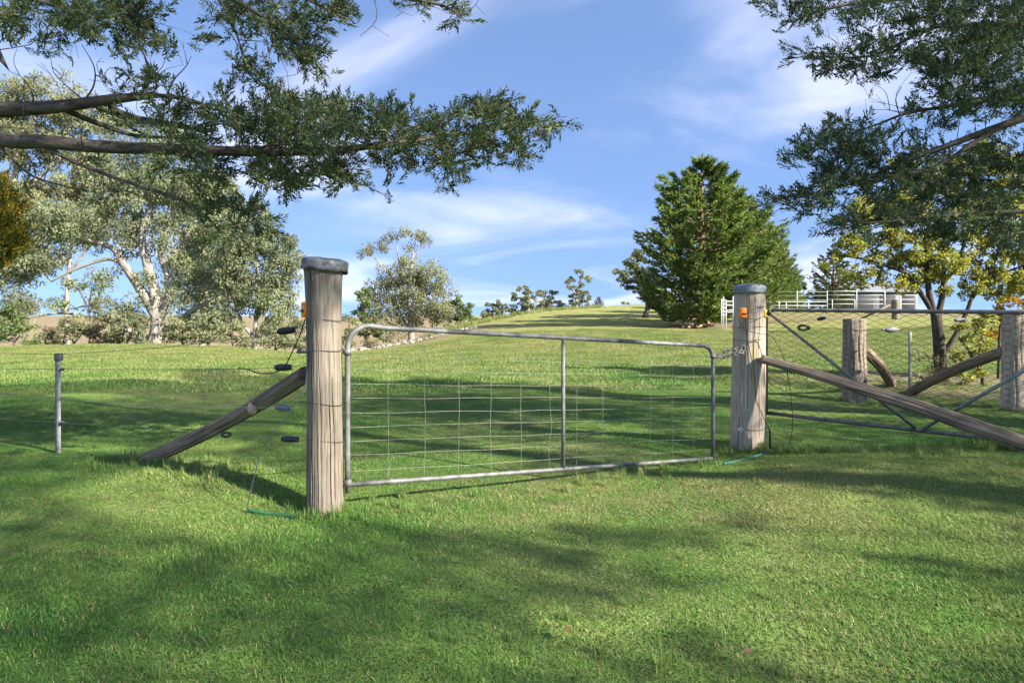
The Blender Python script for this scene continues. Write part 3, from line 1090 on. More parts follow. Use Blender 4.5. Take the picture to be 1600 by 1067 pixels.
for k, f in enumerate(fr):
    pts = []
    for q in np.linspace(0.001, 0.999, 60):
        zz = gt_top(q) * (1 - f) + gt_bot(q) * f
        sag = 0.002 * math.sin(q * 31 + k * 2) + (0.014 * math.exp(-((q - 0.37) / 0.05) ** 2) * -1 if k == 4 else 0) + 0.003 * math.sin(q * 11 + k)
        pts.append(gp(q, zz + sag) + [0, 0.003, 0])
    mb = MB()
    tube(mb, pts, 0.0014, 5)
    mb.build('horizontal_wire', M['wire'], gate)
# hinges
mb = MB()
h = gp(0, P(543, 550, 4.36)[2])
tube(mb, [np.array([LP[0] - 0.20, LP[1] + 0.02, h[2]]), np.array([LP[0], LP[1] + 0.01, h[2]]), h + [0.0, 0, 0]], 0.010, 8)
tube(mb, [h + [0, 0, -0.02], h + [0, 0, 0.02]], 0.0275, 12)
mb.build('hinge', M['dullpipe'], gate)
mb = MB()
h2 = gp(0, 0.195)
tube(mb, [np.array([LP[0] + 0.07, LP[1], h2[2]]), h2], 0.011, 8)
tube(mb, [h2 + [0, 0, -0.022], h2 + [0, 0, 0.022]], 0.0275, 12)
mb.build('hinge', M['galv'], gate)
mb = MB()
col = gp(1, P(1114, 557, 6.2)[2])
tube(mb, [col + [0, 0, -0.014], col + [0, 0, 0.014]], 0.030, 12)
mb.build('chain_collar', M['dullpipe'], gate)

# chain from the gate to the post
ch = thing('latch_chain', 'dark steel chain looped between gate end and the grey post', 'chain', col)


def chain(pts, n):
    pts = spline(pts, 8)
    d = np.concatenate([[0], np.cumsum(np.linalg.norm(np.diff(pts, axis=0), axis=1))])
    for k in range(n):
        a = (k + 0.5) / n * d[-1]
        c = np.array([np.interp(a, d, pts[:, q]) for q in range(3)])
        c2 = np.array([np.interp(min(a + 0.005, d[-1]), d, pts[:, q]) for q in range(3)])
        dr = (c2 - c) / (np.linalg.norm(c2 - c) + 1e-9)
        up = np.cross(dr, [0, 1, 0])
        if k % 2:
            up = np.cross(dr, up)
        up /= np.linalg.norm(up)
        hl = d[-1] / n * 0.72
        th = np.linspace(0, 2 * math.pi, 15)
        ring = c + np.outer(np.cos(th) * hl, dr) + np.outer(np.sin(th) * 0.015, up)
        m2 = MB()
        tube(m2, ring, 0.0052, 6, False)
        m2.build('chain_link', M['dullpipe'], ch)


chain([P(1116, 556, 6.19), P(1130, 551, 6.25), P(1143, 546, 6.36), P(1153, 545, 6.44)], 9)
chain([P(1116, 558, 6.18), P(1132, 558, 6.24), P(1148, 553, 6.36), P(1160, 549, 6.42)], 11)

# ------------------------------------------------------------------ chain-link gate on the right
HA = np.array([2.64, 6.65])
HD = np.array([0.81, -0.5864])
HLEN = 2.70
zt = lambda s: 1.418 - 0.022 * s
zb = lambda s: 0.35 - 0.038 * s


def hp(s, z, off=0.0):
    xy = HA + HD * s
    return np.array([xy[0] - 0.5864 * off, xy[1] - 0.81 * off, z])


g2 = thing('chain_link_gate', 'chain-link pipe gate with dark top rail and V braces beside the grey post', 'gate', (HA[0], HA[1], 0.3))
mb = MB()
tube(mb, [hp(0, zb(0) - 0.02), hp(0, zt(0) - 0.08), hp(0.02, zt(0) - 0.03), hp(0.07, zt(0))] + [hp(s, zt(s)) for s in np.linspace(0.2, HLEN - 0.05, 8)], 0.019, 12)
mb.build('top_rail', M['dullpipe'], g2)
mb = MB()
tube(mb, [hp(s, zb(s)) for s in np.linspace(0.0, HLEN, 8)], 0.019, 12)
mb.build('bottom_rail', M['dullpipe'], g2)
mb = MB()
tube(mb, [hp(HLEN, zb(HLEN)), hp(HLEN, zt(HLEN))], 0.019, 12)
mb.build('end_upright', M['dullpipe'], g2)
mb = MB()
tube(mb, [hp(0.03, zt(0) - 0.03, 0.03), hp(1.32, zb(1.32) + 0.02, 0.03)], 0.014, 10)
mb.build('brace_pipe', M['dullpipe'], g2)
mb = MB()
tube(mb, [hp(1.36, zb(1.36) + 0.01, 0.03), hp(2.67, zt(2.67) - 0.03, 0.03)], 0.016, 10)
mb.build('brace_pipe', M['greenpipe'], g2)
pitch, stp = 0.062, 0.0275
k = 0
s = 0.03
zz0 = np.arange(0.31, 1.40, stp)
while s < 2.45:
    pts = []
    for q, zq in enumerate(zz0):
        z = zb(s) + (zq - 0.31) / (1.40 - 0.31) * (zt(s) - zb(s))
        sg = 1 if (q + k) % 2 else -1
        pts.append(hp(s + sg * pitch * 0.5 + 0.004 * math.sin(q * 0.7 + k), z, 0.004 * sg))
    mb = MB()
    tube(mb, pts, 0.0034, 4, False)
    mb.build('mesh_wire', M['wire_dark'], g2, smooth_=False)
    s += pitch
    k += 1

# ------------------------------------------------------------------ electric fence fittings
def switch_box(c, R, label, sx):
    t = thing('cutout_switch', label, 'switch', c)
    mb = MB()
    rbox(mb, c, (0.066, 0.042, 0.105), R, 0.28)
    mb.build('housing', M['orange'], t)
    mb = MB()
    rbox(mb, c + np.array(R) @ np.array([0.006, -0.023, -0.008]), (0.040, 0.014, 0.015), R, 0.25)
    mb.build('lever', M['black'], t)
    mb = MB()
    tube(mb, [c + np.array(R) @ np.array([sx * 0.02, 0, 0.0]), c + np.array(R) @ np.array([sx * 0.048, -0.004, -0.01])], [0.012, 0.010], 10)
    mb.build('knob', M['black'], t)
    return t


switch_box(P(477, 484, 4.31), rotz(-0.9), 'orange cut-out switch on the left side of the pale capped post', -1)
switch_box(P(1161, 489, 6.425), rotz(0.0), 'orange cut-out switch with black slot facing out on the grey post', 0.1)
mb = MB()
c = P(1195, 490, 6.50)
yi = thing('gate_insulator', 'yellow insulator block between the grey post and the chain-link gate', 'insulator', c)
rbox(mb, c, (0.05, 0.05, 0.075), rotz(0.3), 0.2)
mb.build('body', M['yellow'], yi)
mb = MB()
tube(mb, [c + [0.025, -0.01, 0.01], c + [0.052, -0.015, 0.01]], [0.028, 0.026], 12)
mb.build('collar', M['black'], yi)

# steel star post
SP = np.array([-4.42, 6.24, 0])
SP[2] = gz(SP[0], SP[1])
sp = thing('steel_fence_post', 'thin grey steel fence post standing alone at the left', 'post', SP)
mb = MB()
ztop = P(92, 553, 6.24)[2]
prof = np.array([[-0.026, -0.012], [0.026, -0.012], [0.026, -0.006], [0.004, -0.006], [0.004, 0.026], [-0.004, 0.026], [-0.004, -0.006], [-0.026, -0.006]])
zs = np.linspace(SP[2] - 0.1, ztop, 14)
Vv = np.concatenate([np.column_stack([prof + SP[:2], np.full(8, z)]) for z in zs])
i = np.arange(13)[:, None] * 8
j = np.arange(8)[None]
mb.add(Vv, np.stack([i + j, i + (j + 1) % 8, i + 8 + (j + 1) % 8, i + 8 + j], -1).reshape(-1, 4))
n0 = 13 * 8
mb.Q.append(np.array([[n0, n0 + 1, n0 + 2, n0 + 7], [n0 + 2, n0 + 3, n0 + 6, n0 + 7], [n0 + 3, n0 + 4, n0 + 5, n0 + 6]]))
mb.build('post_shaft', M['steelpost'], sp, smooth_=False)
mb = MB()
rbox(mb, (SP[0], SP[1], ztop - 0.03), (0.064, 0.05, 0.075), None, 0.2)
mb.build('top_cap', M['charcoal'], sp)
for yy in (577, 660):
    mb = MB()
    c = P(97, yy, 6.22)
    rbox(mb, c, (0.03, 0.03, 0.03), None, 0.3)
    tube(mb, [c + [0.01, -0.01, 0], c + [0.035, -0.015, 0.004]], 0.007, 6)
    mb.build('wire_clip', M['charcoal'], sp)

FA, FB = np.array([-1.40, 4.36]), np.array([-4.42, 6.20])


def fw(px, py, off=0.0):
    u = (px - 800) / F
    d = FB - FA
    s = (u * FA[1] - FA[0]) / (d[0] - u * d[1])
    Y = FA[1] + d[1] * s - off
    return P(px, py, Y)


wires = [
    ('uppermost dark wire of the left fence rising towards the pale post', 'wire_dark', [(487, 502), (465, 511), (430, 520), (380, 528), (250, 543), (95, 553), (0, 552), (-120, 551)]),
    ('second wire of the left fence meeting the post above the brace', 'wire_dark', [(484, 567), (442, 574), (330, 577), (95, 577), (0, 576), (-120, 575)]),
    ('pale sagging wire of the left fence crossing the middle of the brace', 'wire_light', [(484, 634), (443, 637), (330, 635), (220, 632), (150, 628), (95, 622), (0, 617), (-120, 612)]),
    ('low thin wire of the left fence behind the brace foot', 'wire', [(484, 690), (453, 686), (353, 679), (200, 668), (95, 660), (0, 655), (-120, 650)]),
    ('lowest dark wire of the left fence close to the grass', 'wire_dark', [(482, 733), (400, 742), (330, 742), (200, 720), (95, 702), (0, 690), (-120, 683)]),
]
for lab, mt, pp in wires:
    mb = MB()
    pts = spline([fw(a, b) for a, b in pp], 5)
    tube(mb, pts, 0.0021, 5)
    tag(mb.build('fence_wire', M[mt]), lab, 'wire', 'wires of the left fence')


def insulator(px, py, Y, length, rad, mat, label, ang=0.0, kind=0, group='wire strainers'):
    c = P(px, py, Y)
    t = thing('wire_strainer', label, 'insulator', c, group)
    ca, sa = math.cos(ang), math.sin(ang)
    ax = np.array([ca, 0, sa])
    if kind == 0:      # ribbed spool with end lugs
        m1 = MB()
        z = np.linspace(-0.5, 0.5, 17)
        rr = rad * np.where(np.arange(17) % 2 == 0, 0.98, 0.78) * (1 - 0.2 * np.abs(z * 2) ** 3)
        tube(m1, c + np.outer(z * length * 0.8, ax), rr, 12)
        m1.build('ribbed_body', mat, t, smooth_=False)
        m1 = MB()
        rbox(m1, c + ax * length * 0.42, (length * 0.22, rad * 0.9, rad * 1.5), roty(-ang), 0.25)
        m1.build('end_lug', mat, t)
        m1 = MB()
        rbox(m1, c - ax * length * 0.42, (length * 0.18, rad * 0.8, rad * 1.1), roty(-ang), 0.25)
        m1.build('end_lug', mat, t)
    elif kind == 1:    # open loop
        m1 = MB()
        th = np.linspace(0, 2 * math.pi, 21)
        ring = c + np.outer(np.cos(th) * length * 0.4, ax) + np.outer(np.sin(th) * rad * 0.8, [-sa, 0, ca])
        tube(m1, ring, rad * 0.42, 8, False)
        m1.build('loop', mat, t)
        m1 = MB()
        rbox(m1, c + ax * length * 0.42, (length * 0.28, rad * 1.1, rad * 1.5), roty(-ang), 0.3)
        m1.build('end_lug', mat, t)
    else:              # smooth spindle
        m1 = MB()
        z = np.linspace(-0.5, 0.5, 13)
        tube(m1, c + np.outer(z * length, ax), rad * np.sqrt(np.clip(1 - (z * 1.94) ** 2, 0.06, 1)), 12)
        m1.build('spindle', mat, t)
        for e in (-0.5, 0.5):
            m1 = MB()
            tube(m1, [c + ax * e * length * 0.9, c + ax * e * length * 1.25], rad * 0.35, 8)
            m1.build('end_eye', mat, t)
    return t


def fy_(px):
    return fw(px, 500)[1]


insulator(447, 517, fy_(447) - .01, 0.125, 0.028, M['black'], 'black insulator on the highest wire left of the pale post', 0.12)
insulator(442, 574, fy_(442) - .01, 0.115, 0.028, M['charcoal'], 'ribbed dark insulator on the second wire just above the brace', 0.02)
insulator(442, 637, fy_(442) - .01, 0.105, 0.026, M['greyins'], 'grey insulator on the pale wire, below the brace top', -0.1)
insulator(453, 686, fy_(453) - .01, 0.12, 0.025, M['charcoal'], 'lowest dark insulator close to the pale post', -0.03)
insulator(353, 679, fy_(353) - .01, 0.075, 0.020, M['black'], 'small black loop insulator under the middle of the brace', 0.05, 1)

# lead-out cables
def cable(name, label, pts, Y, mat, r=0.0035, cat='cable', group=None):
    if callable(Y):
        pp = [Y(a, b) for a, b in pts]
    else:
        pp = [P(a, b, yy) for (a, b), yy in zip(pts, np.broadcast_to(np.asarray(Y, float), (len(pts),)))]
    mb = MB()
    tube(mb, spline(pp, 7), r, 6)
    return tag(mb.build(name, M[mat]), label, cat, group)


cable('lead_cable', 'short black cable from the orange switch to the second wire with a loose tail', [(477, 498), (468, 525), (455, 553), (447, 569), (438, 578), (424, 583), (405, 583), (386, 577), (372, 575)], np.linspace(4.28, 4.62, 9), 'black', 0.0042)
cable('lead_cable', 'long cable hanging from the orange switch down to the green hose', [(481, 499), (482, 530), (481, 570), (476, 604), (463, 630), (446, 652), (427, 676), (408, 708), (397, 745), (390, 775), (385, 802)], np.linspace(4.27, 4.22, 11), 'charcoal', 0.0036)
cable('lead_cable', 'black cable looping off the grey post in front of the chain-link gate to the ground', [(1154, 498), (1158, 508), (1166, 515), (1180, 520), (1192, 522), (1204, 523), (1212, 534), (1222, 552), (1230, 582), (1236, 620), (1238, 650), (1237, 680), (1232, 697)], 6.38, 'black', 0.0036)
cable('lead_cable', 'black cable running down the face of the grey post to the short stake', [(1165, 500), (1166, 520), (1172, 550), (1179, 585), (1181, 622), (1190, 645), (1202, 671)], [6.42, 6.41, 6.41, 6.40, 6.40, 6.36, 6.33], 'black', 0.0036)
cable('lead_cable', 'short cable between the orange switch and the yellow insulator', [(1168, 497), (1180, 499), (1190, 496), (1193, 493)], [6.42, 6.42, 6.45, 6.47], 'black', 0.0032)
mb = MB()
c = P(1203, 679, 6.33)
tube(mb, [c + [0, 0, 0.055], c + [0, 0, 0.03], c + [0, 0, -0.14]], [0.016, 0.011, 0.008], 8)
tag(mb.build('earth_stake', M['black']), 'short black stake in the grass beside the grey post foot', 'stake')


def ground_hose(name, label, pts, r, mat, cat='hose'):
    pp = []
    for a, b in pts:
        q = ghit(a, b)
        q[2] += r + 0.004 + 0.006 * math.sin(a * 0.13)
        pp.append(q)
    mb = MB()
    tube(mb, spline(pp, 8), r, 8)
    return tag(mb.build(name, M[mat]), label, cat)


ground_hose('garden_hose', 'green hose end lying in the grass at the foot of the pale post', [(388, 801), (402, 804), (425, 805), (448, 810), (472, 812)], 0.011, 'hose')
ground_hose('garden_hose', 'teal hose on the grass near the grey post foot', [(1233, 698), (1215, 703), (1185, 713), (1155, 721), (1130, 727)], 0.009, 'teal')

# wires and fittings behind the chain-link gate
PA = np.array([5.56, 10.4, 0]); PA[2] = gz(PA[0], PA[1])
PB = np.array([7.30, 9.3, 0]); PB[2] = gz(PB[0], PB[1])
for base, topy, r, seed, lab in ((PA, 498, 0.185, 41, 'stout dark old post with flat sawn top behind the chain-link gate'), (PB, 487, 0.155, 43, 'grey round post at the right edge behind the chain-link gate')):
    t = thing('strainer_post', lab, 'post', base)
    mb = MB()
    top = base.copy()
    top[2] = P(0, topy, base[1])[2]
    log_into(mb, base + [0.01, 0, -0.1], top, r * 1.03, r * 0.97, 90, 50, seed, [(0.3, 0.07, 0.02, 0.2, 1.1), (-0.6, 0.07, 0.025, -0.1, 0.8), (0.9, 0.08, 0.03, 0.1, 1.1), (-0.1, 0.06, 0.02, 0.4, 1.1)], 0.05, flare=0.04)
    mb.build('post_shaft', M['oldpost' if seed == 41 else 'post_grey'], t)
    mb = MB()
    ring_wire(mb, (base[0], base[1], P(0, 516, base[1])[2]), r * 1.02, 0.003, 0.004, seed=seed)
    mb.build('wire_tie', M['wire_dark'], t)
for a, b, r, lab in ((P(1352, 548, 10.35), P(1396, 594, 12.4), 0.085, 'short brown brace behind the stout dark post'), (P(1572, 549, 9.35), P(1415, 615, 11.6), 0.085, 'brown log brace leaning on the grey post at the right edge')):
    b = b.copy()
    b[2] = gz(b[0], b[1])
    t = thing('timber_brace', lab, 'brace', b)
    mb = MB()
    log_into(mb, b + [0, 0, -0.05], a, r * 1.05, r * 0.95, 36, 30, int(a[0] * 7), [(0.4, 0.1, 0.02, 0.1, 1), (-0.8, 0.1, 0.02, 0, 0.9)], 0.09, bend=0.05)
    mb.build('pole', M['strut'], t)
back = [
    ('upper wire between the two posts behind the chain-link gate', [(1316, 515, 10.2), (1392, 516, 9.95), (1470, 511, 9.6), (1560, 512, 9.2), (1640, 517, 8.8)]),
    ('lower wire between the two posts behind the chain-link gate', [(1352, 538, 10.3), (1422, 539, 9.9), (1500, 539, 9.5), (1600, 542, 9.1), (1680, 545, 8.8)]),
    ('wire rising from the grey post to a clip behind the chain-link gate', [(1196, 513, 6.75), (1255, 512, 8.2), (1318, 514, 10.2)]),
    ('thin wire above the loop behind the chain-link gate', [(1200, 505, 6.75), (1240, 503, 8.2), (1282, 498, 9.6), (1330, 488, 11.2)]),
    ('bottom wire near the grass in front of the chain-link gate', [(1192, 668, 6.5), (1300, 684, 6.1), (1430, 695, 5.7), (1600, 708, 5.2), (1680, 714, 5.0)]),
]
for lab, pp in back:
    mb = MB()
    tube(mb, spline([P(*q) for q in pp], 5), 0.0024, 5)
    tag(mb.build('fence_wire', M['wire_dark']), lab, 'wire', 'wires of the right fence')
insulator(1255, 512, 8.2, 0.16, 0.036, M['black'], 'black loop insulator hanging behind the chain-link gate', 0.0, 1, 'right strainers')
insulator(1283, 498, 9.6, 0.12, 0.03, M['charcoal'], 'small dark strainer below the top rail of the chain-link gate', 0.2, 0, 'right strainers')
insulator(1392, 515, 9.92, 0.22, 0.042, M['greyins'], 'grey spindle insulator right of the stout dark post', 0.0, 2, 'right strainers')
insulator(1500, 500, 9.5, 0.17, 0.032, M['greyins'], 'grey insulator by the multi-stemmed tree, near the right edge', 0.05, 0, 'right strainers')
pk = ghit(1422, 585)
pk = np.array([P(1422, 500, 11.5)[0], 11.5, gz(P(1422, 500, 11.5)[0], 11.5)])
mb = MB()
rbox(mb, pk + [0, 0, 0.55], (0.05, 0.03, 1.1), None, 0.15)
rbox(mb, pk + [0, 0.022, 0.55], (0.008, 0.04, 1.1), None, 0.1)
tag(mb.build('steel_picket', M['dullpipe']), 'slim dark steel picket between the two posts behind the gate', 'post')
# ------------------------------------------------------------------ white stock yards, shed, poles
def yard_panel(p0, p1, z_rails, posts, label, rr=0.03, pr_=0.045):
    """p0,p1 = (px, Y); z_rails = photo rows of the rails; posts = (px, top row)"""
    (xa, ya), (xb, yb) = p0, p1
    A, B = P(xa, 500, ya), P(xb, 500, yb)
    o = np.array([A[0], A[1], gz(A[0], A[1])])
    t = thing('yard_panel', label, 'fence panel', o, 'white stock yard panels')
    for r in z_rails:
        mb = MB()
        r2 = r if np.isscalar(r) else r[1]
        r1 = r if np.isscalar(r) else r[0]
        tube(mb, [P(xa, r1, ya), P(xb, r2, yb)], rr, 8)
        mb.build('rail', M['white_steel'], t)
    for (px, top) in posts:
        f = (px - xa) / (xb - xa) if xb != xa else 0
        Y = ya + (yb - ya) * f
        tp_ = P(px, top, Y)
        mb = MB()
        tube(mb, [np.array([tp_[0], tp_[1] - 0.05, gz(tp_[0], tp_[1]) - 0.2]), tp_ + [0, -0.05, 0]], pr_, 8)
        mb.build('upright', M['white_steel'], t)


yard_panel((1127, 40), (1134, 40.5), [469, 475, 481, 487, 492], [(1127, 467), (1130, 464), (1134, 469)], 'narrow white stock yard end panel left of the grey post', 0.03, 0.035)
yard_panel((1134, 40.5), (1196, 43), [471, 477, (485, 483), (488, 486)], [(1145, 463), (1194, 471)], 'white stock yard panel seen directly behind the grey post', 0.04)
yard_panel((1196, 60), (1292, 64), [471.5, 477.5], [(1217, 471), (1228, 471), (1263, 471)], 'low two-rail white yard panel right of the grey post', 0.028)
yard_panel((1196, 66), (1292, 66), [456, 462, 469], [(1204, 456), (1245, 454)], 'tall white posts with thin wires beyond the low white rails', 0.012, 0.055)
yard_panel((1292, 64), (1338, 64), [455, 461, 468, 475], [(1292, 454), (1300, 468), (1335, 468)], 'four-rail white yard panel with a short inner post', 0.028, 0.045)
yard_panel((1338, 64), (1382, 64), [455, 461, 468, 475], [(1338, 454)], 'middle four-rail white yard panel in front of the shed', 0.028, 0.05)
yard_panel((1382, 64), (1432, 64), [455, 461, 468, 475], [(1382, 455), (1406, 463), (1431, 464)], 'four-rail white yard panel behind the multi-stemmed tree', 0.028, 0.05)
# shed
sx, sy = P(1358, 500, 82)[0], 82.0
sz = gz(sx, sy)
sh = thing('farm_shed', 'low grey iron shed with dark openings behind the white yards', 'shed', (sx, sy, sz))
hw, hd, he, hr = 4.4, 3.0, P(0, 457, 82)[2], P(0, 441, 82)[2]
mb = MB()
mb.add([(sx - hw, sy - hd, sz - 1), (sx + hw, sy - hd, sz - 1), (sx + hw, sy - hd, he), (sx - hw, sy - hd, he), (sx - hw, sy + hd, sz - 1), (sx + hw, sy + hd, sz - 1), (sx + hw, sy + hd, he), (sx - hw, sy + hd, he),
        (sx - hw, sy, hr - 0.05), (sx + hw, sy, hr - 0.05)],
       [(0, 1, 2, 3), (5, 4, 7, 6), (4, 0, 3, 7), (1, 5, 6, 2)], [(3, 8, 7), (2, 6, 9)])
mb.build('wall', M['shed_wall'], sh, smooth_=False)
mb = MB()
for sg in (-1, 1):
    n = 60
    xs = np.linspace(sx - hw - 0.3, sx + hw + 0.3, n)
    zc = 0.03 * (np.arange(n) % 2)
    a = np.stack([xs, np.full(n, sy + sg * (hd + 0.35)), he - 0.1 + zc], -1)
    b = np.stack([xs, np.full(n, sy), hr + zc], -1)
    i = np.arange(n - 1)
    mb.add(np.concatenate([a, b]), np.stack([i, i + 1, n + i + 1, n + i], -1))
mb.build('roof', M['shed_roof'], sh, smooth_=False)
for cx, w in ((-2.4, 2.4), (0.6, 1.9), (3.2, 1.5)):
    mb = MB()
    rbox(mb, (sx + cx, sy - hd - 0.01, (sz + he) / 2 + 0.2), (w, 0.06, (he - sz) * 0.72), None, 0.02)
    mb.build('doorway_shade', M['shed_dark'], sh, smooth_=False)  # dark panel on the solid wall, standing in for shade inside an opening
# pale stump post with stay
b = P(1399, 497, 50); b[2] = gz(b[0], b[1])
t = thing('strainer_post', 'distant pale thick post with a slanting stay near the white yards', 'post', b)
mb = MB()
top = b.copy(); top[2] = P(0, 468, 50)[2]
log_into(mb, b + [0, 0, -0.1], top, 0.26, 0.24, 24, 12, 51, [], 0.04)
mb.build('post_shaft', M['post'], t)
mb = MB()
e = P(1345, 497, 50.5); e[2] = gz(e[0], e[1])
tube(mb, [P(1394, 475, 50), e], 0.09, 8)
mb.build('stay', M['strut'], t)
for (x0, y0, x1, y1, Y0, Y1, r, lab) in ((1066, 505, 1110, 489, 43.2, 46.5, 0.09, 'leftmost tan pole lying on bare dirt below the pine'), (1075, 506, 1122, 486, 43.0, 47.5, 0.10, 'middle tan pole lying on bare dirt below the pine'), (1088, 504, 1127, 484, 43.4, 47.8, 0.08, 'rightmost tan pole lying on bare dirt next to the yard end')):
    a, b = P(x0, y0, Y0), P(x1, y1, Y1)
    a[2], b[2] = gz(a[0], a[1]) + 0.1, gz(b[0], b[1]) + 0.35
    mb = MB()
    tube(mb, spline([a, (a + b) / 2 + [0, 0, 0.03], b], 4), r, 8)
    tag(mb.build('timber_pole', M['plank']), lab, 'pole', 'poles on the dirt')
# rubble line
mb = MB()
for k in range(150):
    f = rng.uniform(0, 1) ** 0.8
    px = 545 + f * 205
    py = np.interp(px, [545, 600, 640, 680, 715, 750], [549, 545, 540, 533, 526, 519])
    Y = np.interp(px, [545, 750], [44, 55]) + rng.normal(0, 0.9)
    X = (px - 800) / F * Y
    sz_ = rng.uniform(0.05, 0.26) ** 1.15 * (1.2 if px < 650 else 0.8)
    bm = bmesh.new()
    bmesh.ops.create_icosphere(bm, subdivisions=1, radius=sz_)
    Vv = np.array([v.co[:] for v in bm.verts]) * rng.uniform(0.6, 1.25, (len(bm.verts), 1)) * [1.3, 1, 0.75]
    T = [[v.index for v in f_.verts] for f_ in bm.faces]
    bm.free()
    mb.add(Vv @ rotz(rng.uniform(0, 6)).T + [X, Y, gz(X, Y) + sz_ * 0.05], None, T)
rub = mb.build('stone_rubble', M['rock'], smooth_=False)
rub['kind'] = 'stuff'
# two fallen leaves on the lawn
for px, py, a, lab in ((1167, 1040, 0.4, 'reddish fallen leaf on the grass at the bottom edge'), (885, 1003, 1.4, 'pale tan fallen leaf on the foreground grass')):
    c = ghit(px, py) + [0, 0, 0.05]
    mb = MB()
    n = 7
    tt = np.linspace(0, 1, n)
    w = 0.011 * np.sin(math.pi * tt ** 0.8) + 0.001
    mid = np.stack([(tt - 0.5) * 0.042, np.zeros(n), 0.010 * np.sin(tt * 3)], -1)
    lft = mid + np.stack([np.zeros(n), w, np.full(n, 0.006)], -1)
    rgt = mid - np.stack([np.zeros(n), w, np.full(n, -0.006)], -1)
    i = np.arange(n - 1)
    Vv = np.concatenate([lft, mid, rgt]) @ (rotz(a) @ rotx(0.5)).T + c
    mb.add(Vv, np.concatenate([np.stack([i, n + i, n + i + 1, i + 1], -1), np.stack([n + i, 2 * n + i, 2 * n + i + 1, n + i + 1], -1)]))
    tag(mb.build('fallen_leaf', M['dryleaf']), lab, 'leaf')

# ------------------------------------------------------------------ foliage builders
def unit(v):
    return v / (np.linalg.norm(v, axis=-1, keepdims=True) + 1e-12)


def leaf_quads(mb, cen, axis, length, width, r, fold=0.0):
    """rhombic leaves: cen (n,3), axis (n,3) long axis"""
    n = len(cen)
    axis = unit(axis)
    rnd = r.normal(0, 1, (n, 3))
    side = unit(np.cross(axis, rnd))
    L_ = np.broadcast_to(length, (n,))[:, None] * r.uniform(0.7, 1.3, (n, 1))
    W_ = np.broadcast_to(width, (n,))[:, None] * r.uniform(0.7, 1.3, (n, 1))
    a = cen - axis * L_ / 2
    b = cen + axis * L_ / 2
    m = cen - axis * L_ * 0.06
    V = np.stack([a, m + side * W_ / 2, b, m - side * W_ / 2], 1).reshape(-1, 3)
    mb.add(V, np.arange(n * 4).reshape(n, 4))


class Skeleton:
    """limbs given by hand plus branches grown to clump centres"""

    def __init__(self, rt=0.012, seed=0):
        self.pos, self.par, self.rad, self.fix = [], [], [], []
        self.r = np.random.default_rng(seed)
        self.rt = rt

    def limb(self, pts, r0, r1, attach=-1, m=5):
        p = spline(pts, m)
        prev = attach
        n = len(p)
        for k in range(n):
            self.pos.append(p[k])
            self.par.append(prev)
            f = k / (n - 1)
            self.rad.append(r0 * (1 - f) + r1 * f)
            self.fix.append(True)
            prev = len(self.pos) - 1
        return prev

    def nearest(self, p):
        return int(np.argmin(np.linalg.norm(np.array(self.pos) - p, axis=1)))

    def grow(self, targets, up=0.5, wig=0.06, step=5, droop=0.0):
        P0 = np.array(self.pos)
        d0 = np.array([np.min(np.linalg.norm(P0 - t, axis=1)) for t in targets])
        for k in np.argsort(d0):
            t = targets[k]
            PP = np.array(self.pos)
            v = t - PP
            d = np.linalg.norm(v, axis=1)
            cost = d + up * np.maximum(-v[:, 2], 0)
            j = int(np.argmin(cost))
            a = PP[j]
            D = d[j]
            if D < 1e-4:
                continue
            prev = j
            mid = (a + t) / 2 + self.r.normal(0, wig, 3) * D + np.array([0, 0, 0.12 * D - droop * D])
            n = max(2, min(step, int(D / (self.rt * 12)) + 2))
            for f in np.linspace(0, 1, n + 1)[1:]:
                q = (1 - f) ** 2 * a + 2 * f * (1 - f) * mid + f * f * t
                self.pos.append(q)
                self.par.append(prev)
                self.rad.append(0)
                self.fix.append(False)
                prev = len(self.pos) - 1

    def mesh(self, mb, seg=6, expo=0.5, rmax=9.0):
        n = len(self.pos)
        cnt = np.zeros(n)
        kids = [[] for _ in range(n)]
        for k in range(n):
            if self.par[k] >= 0:
                kids[self.par[k]].append(k)
        for k in range(n - 1, -1, -1):
            if not kids[k]:
                cnt[k] = 1
            if self.par[k] >= 0:
                cnt[self.par[k]] += cnt[k]
        rad = np.array([self.rad[k] if self.fix[k] else min(rmax, self.rt * cnt[k] ** expo) for k in range(n)])
        for k in range(n):      # never thicker than the parent
            if self.par[k] >= 0 and not self.fix[k]:
                rad[k] = min(rad[k], rad[self.par[k]] * 0.95)
        pos = np.array(self.pos)
        started = set()
        for k in range(n):
            for ci, c in enumerate(kids[k]):
                pass
        # chains
        done = np.zeros(n, bool)
        for k in range(n):
            if done[k]:
                continue
            p = self.par[k]
            chain = [k]
            done[k] = True
            cur = k
            while True:
                nxt = [c for c in kids[cur] if not done[c]]
                if not nxt:
                    break
                nxt.sort(key=lambda c: -(10 if self.fix[c] and self.fix[cur] and c == cur + 1 else 0) - rad[c])
                cur = nxt[0]
                done[cur] = True
                chain.append(cur)
            pts = pos[chain]
            rr = rad[chain]
            if p >= 0:
                pts = np.concatenate([pos[p][None], pts])
                rr = np.concatenate([[min(rad[p], rr[0] * 1.15)], rr])
            if len(pts) < 2:
                continue
            keep = np.concatenate([[True], np.linalg.norm(np.diff(pts, axis=0), axis=1) > 1e-5])
            pts, rr = pts[keep], rr[keep]
            if len(pts) < 2:
                continue
            sg = 10 if rr.max() > self.rt * 6 else (seg if rr.max() > self.rt * 2 else 4)
            tube(mb, pts, np.maximum(rr, self.rt * 0.5), sg)
        return mb


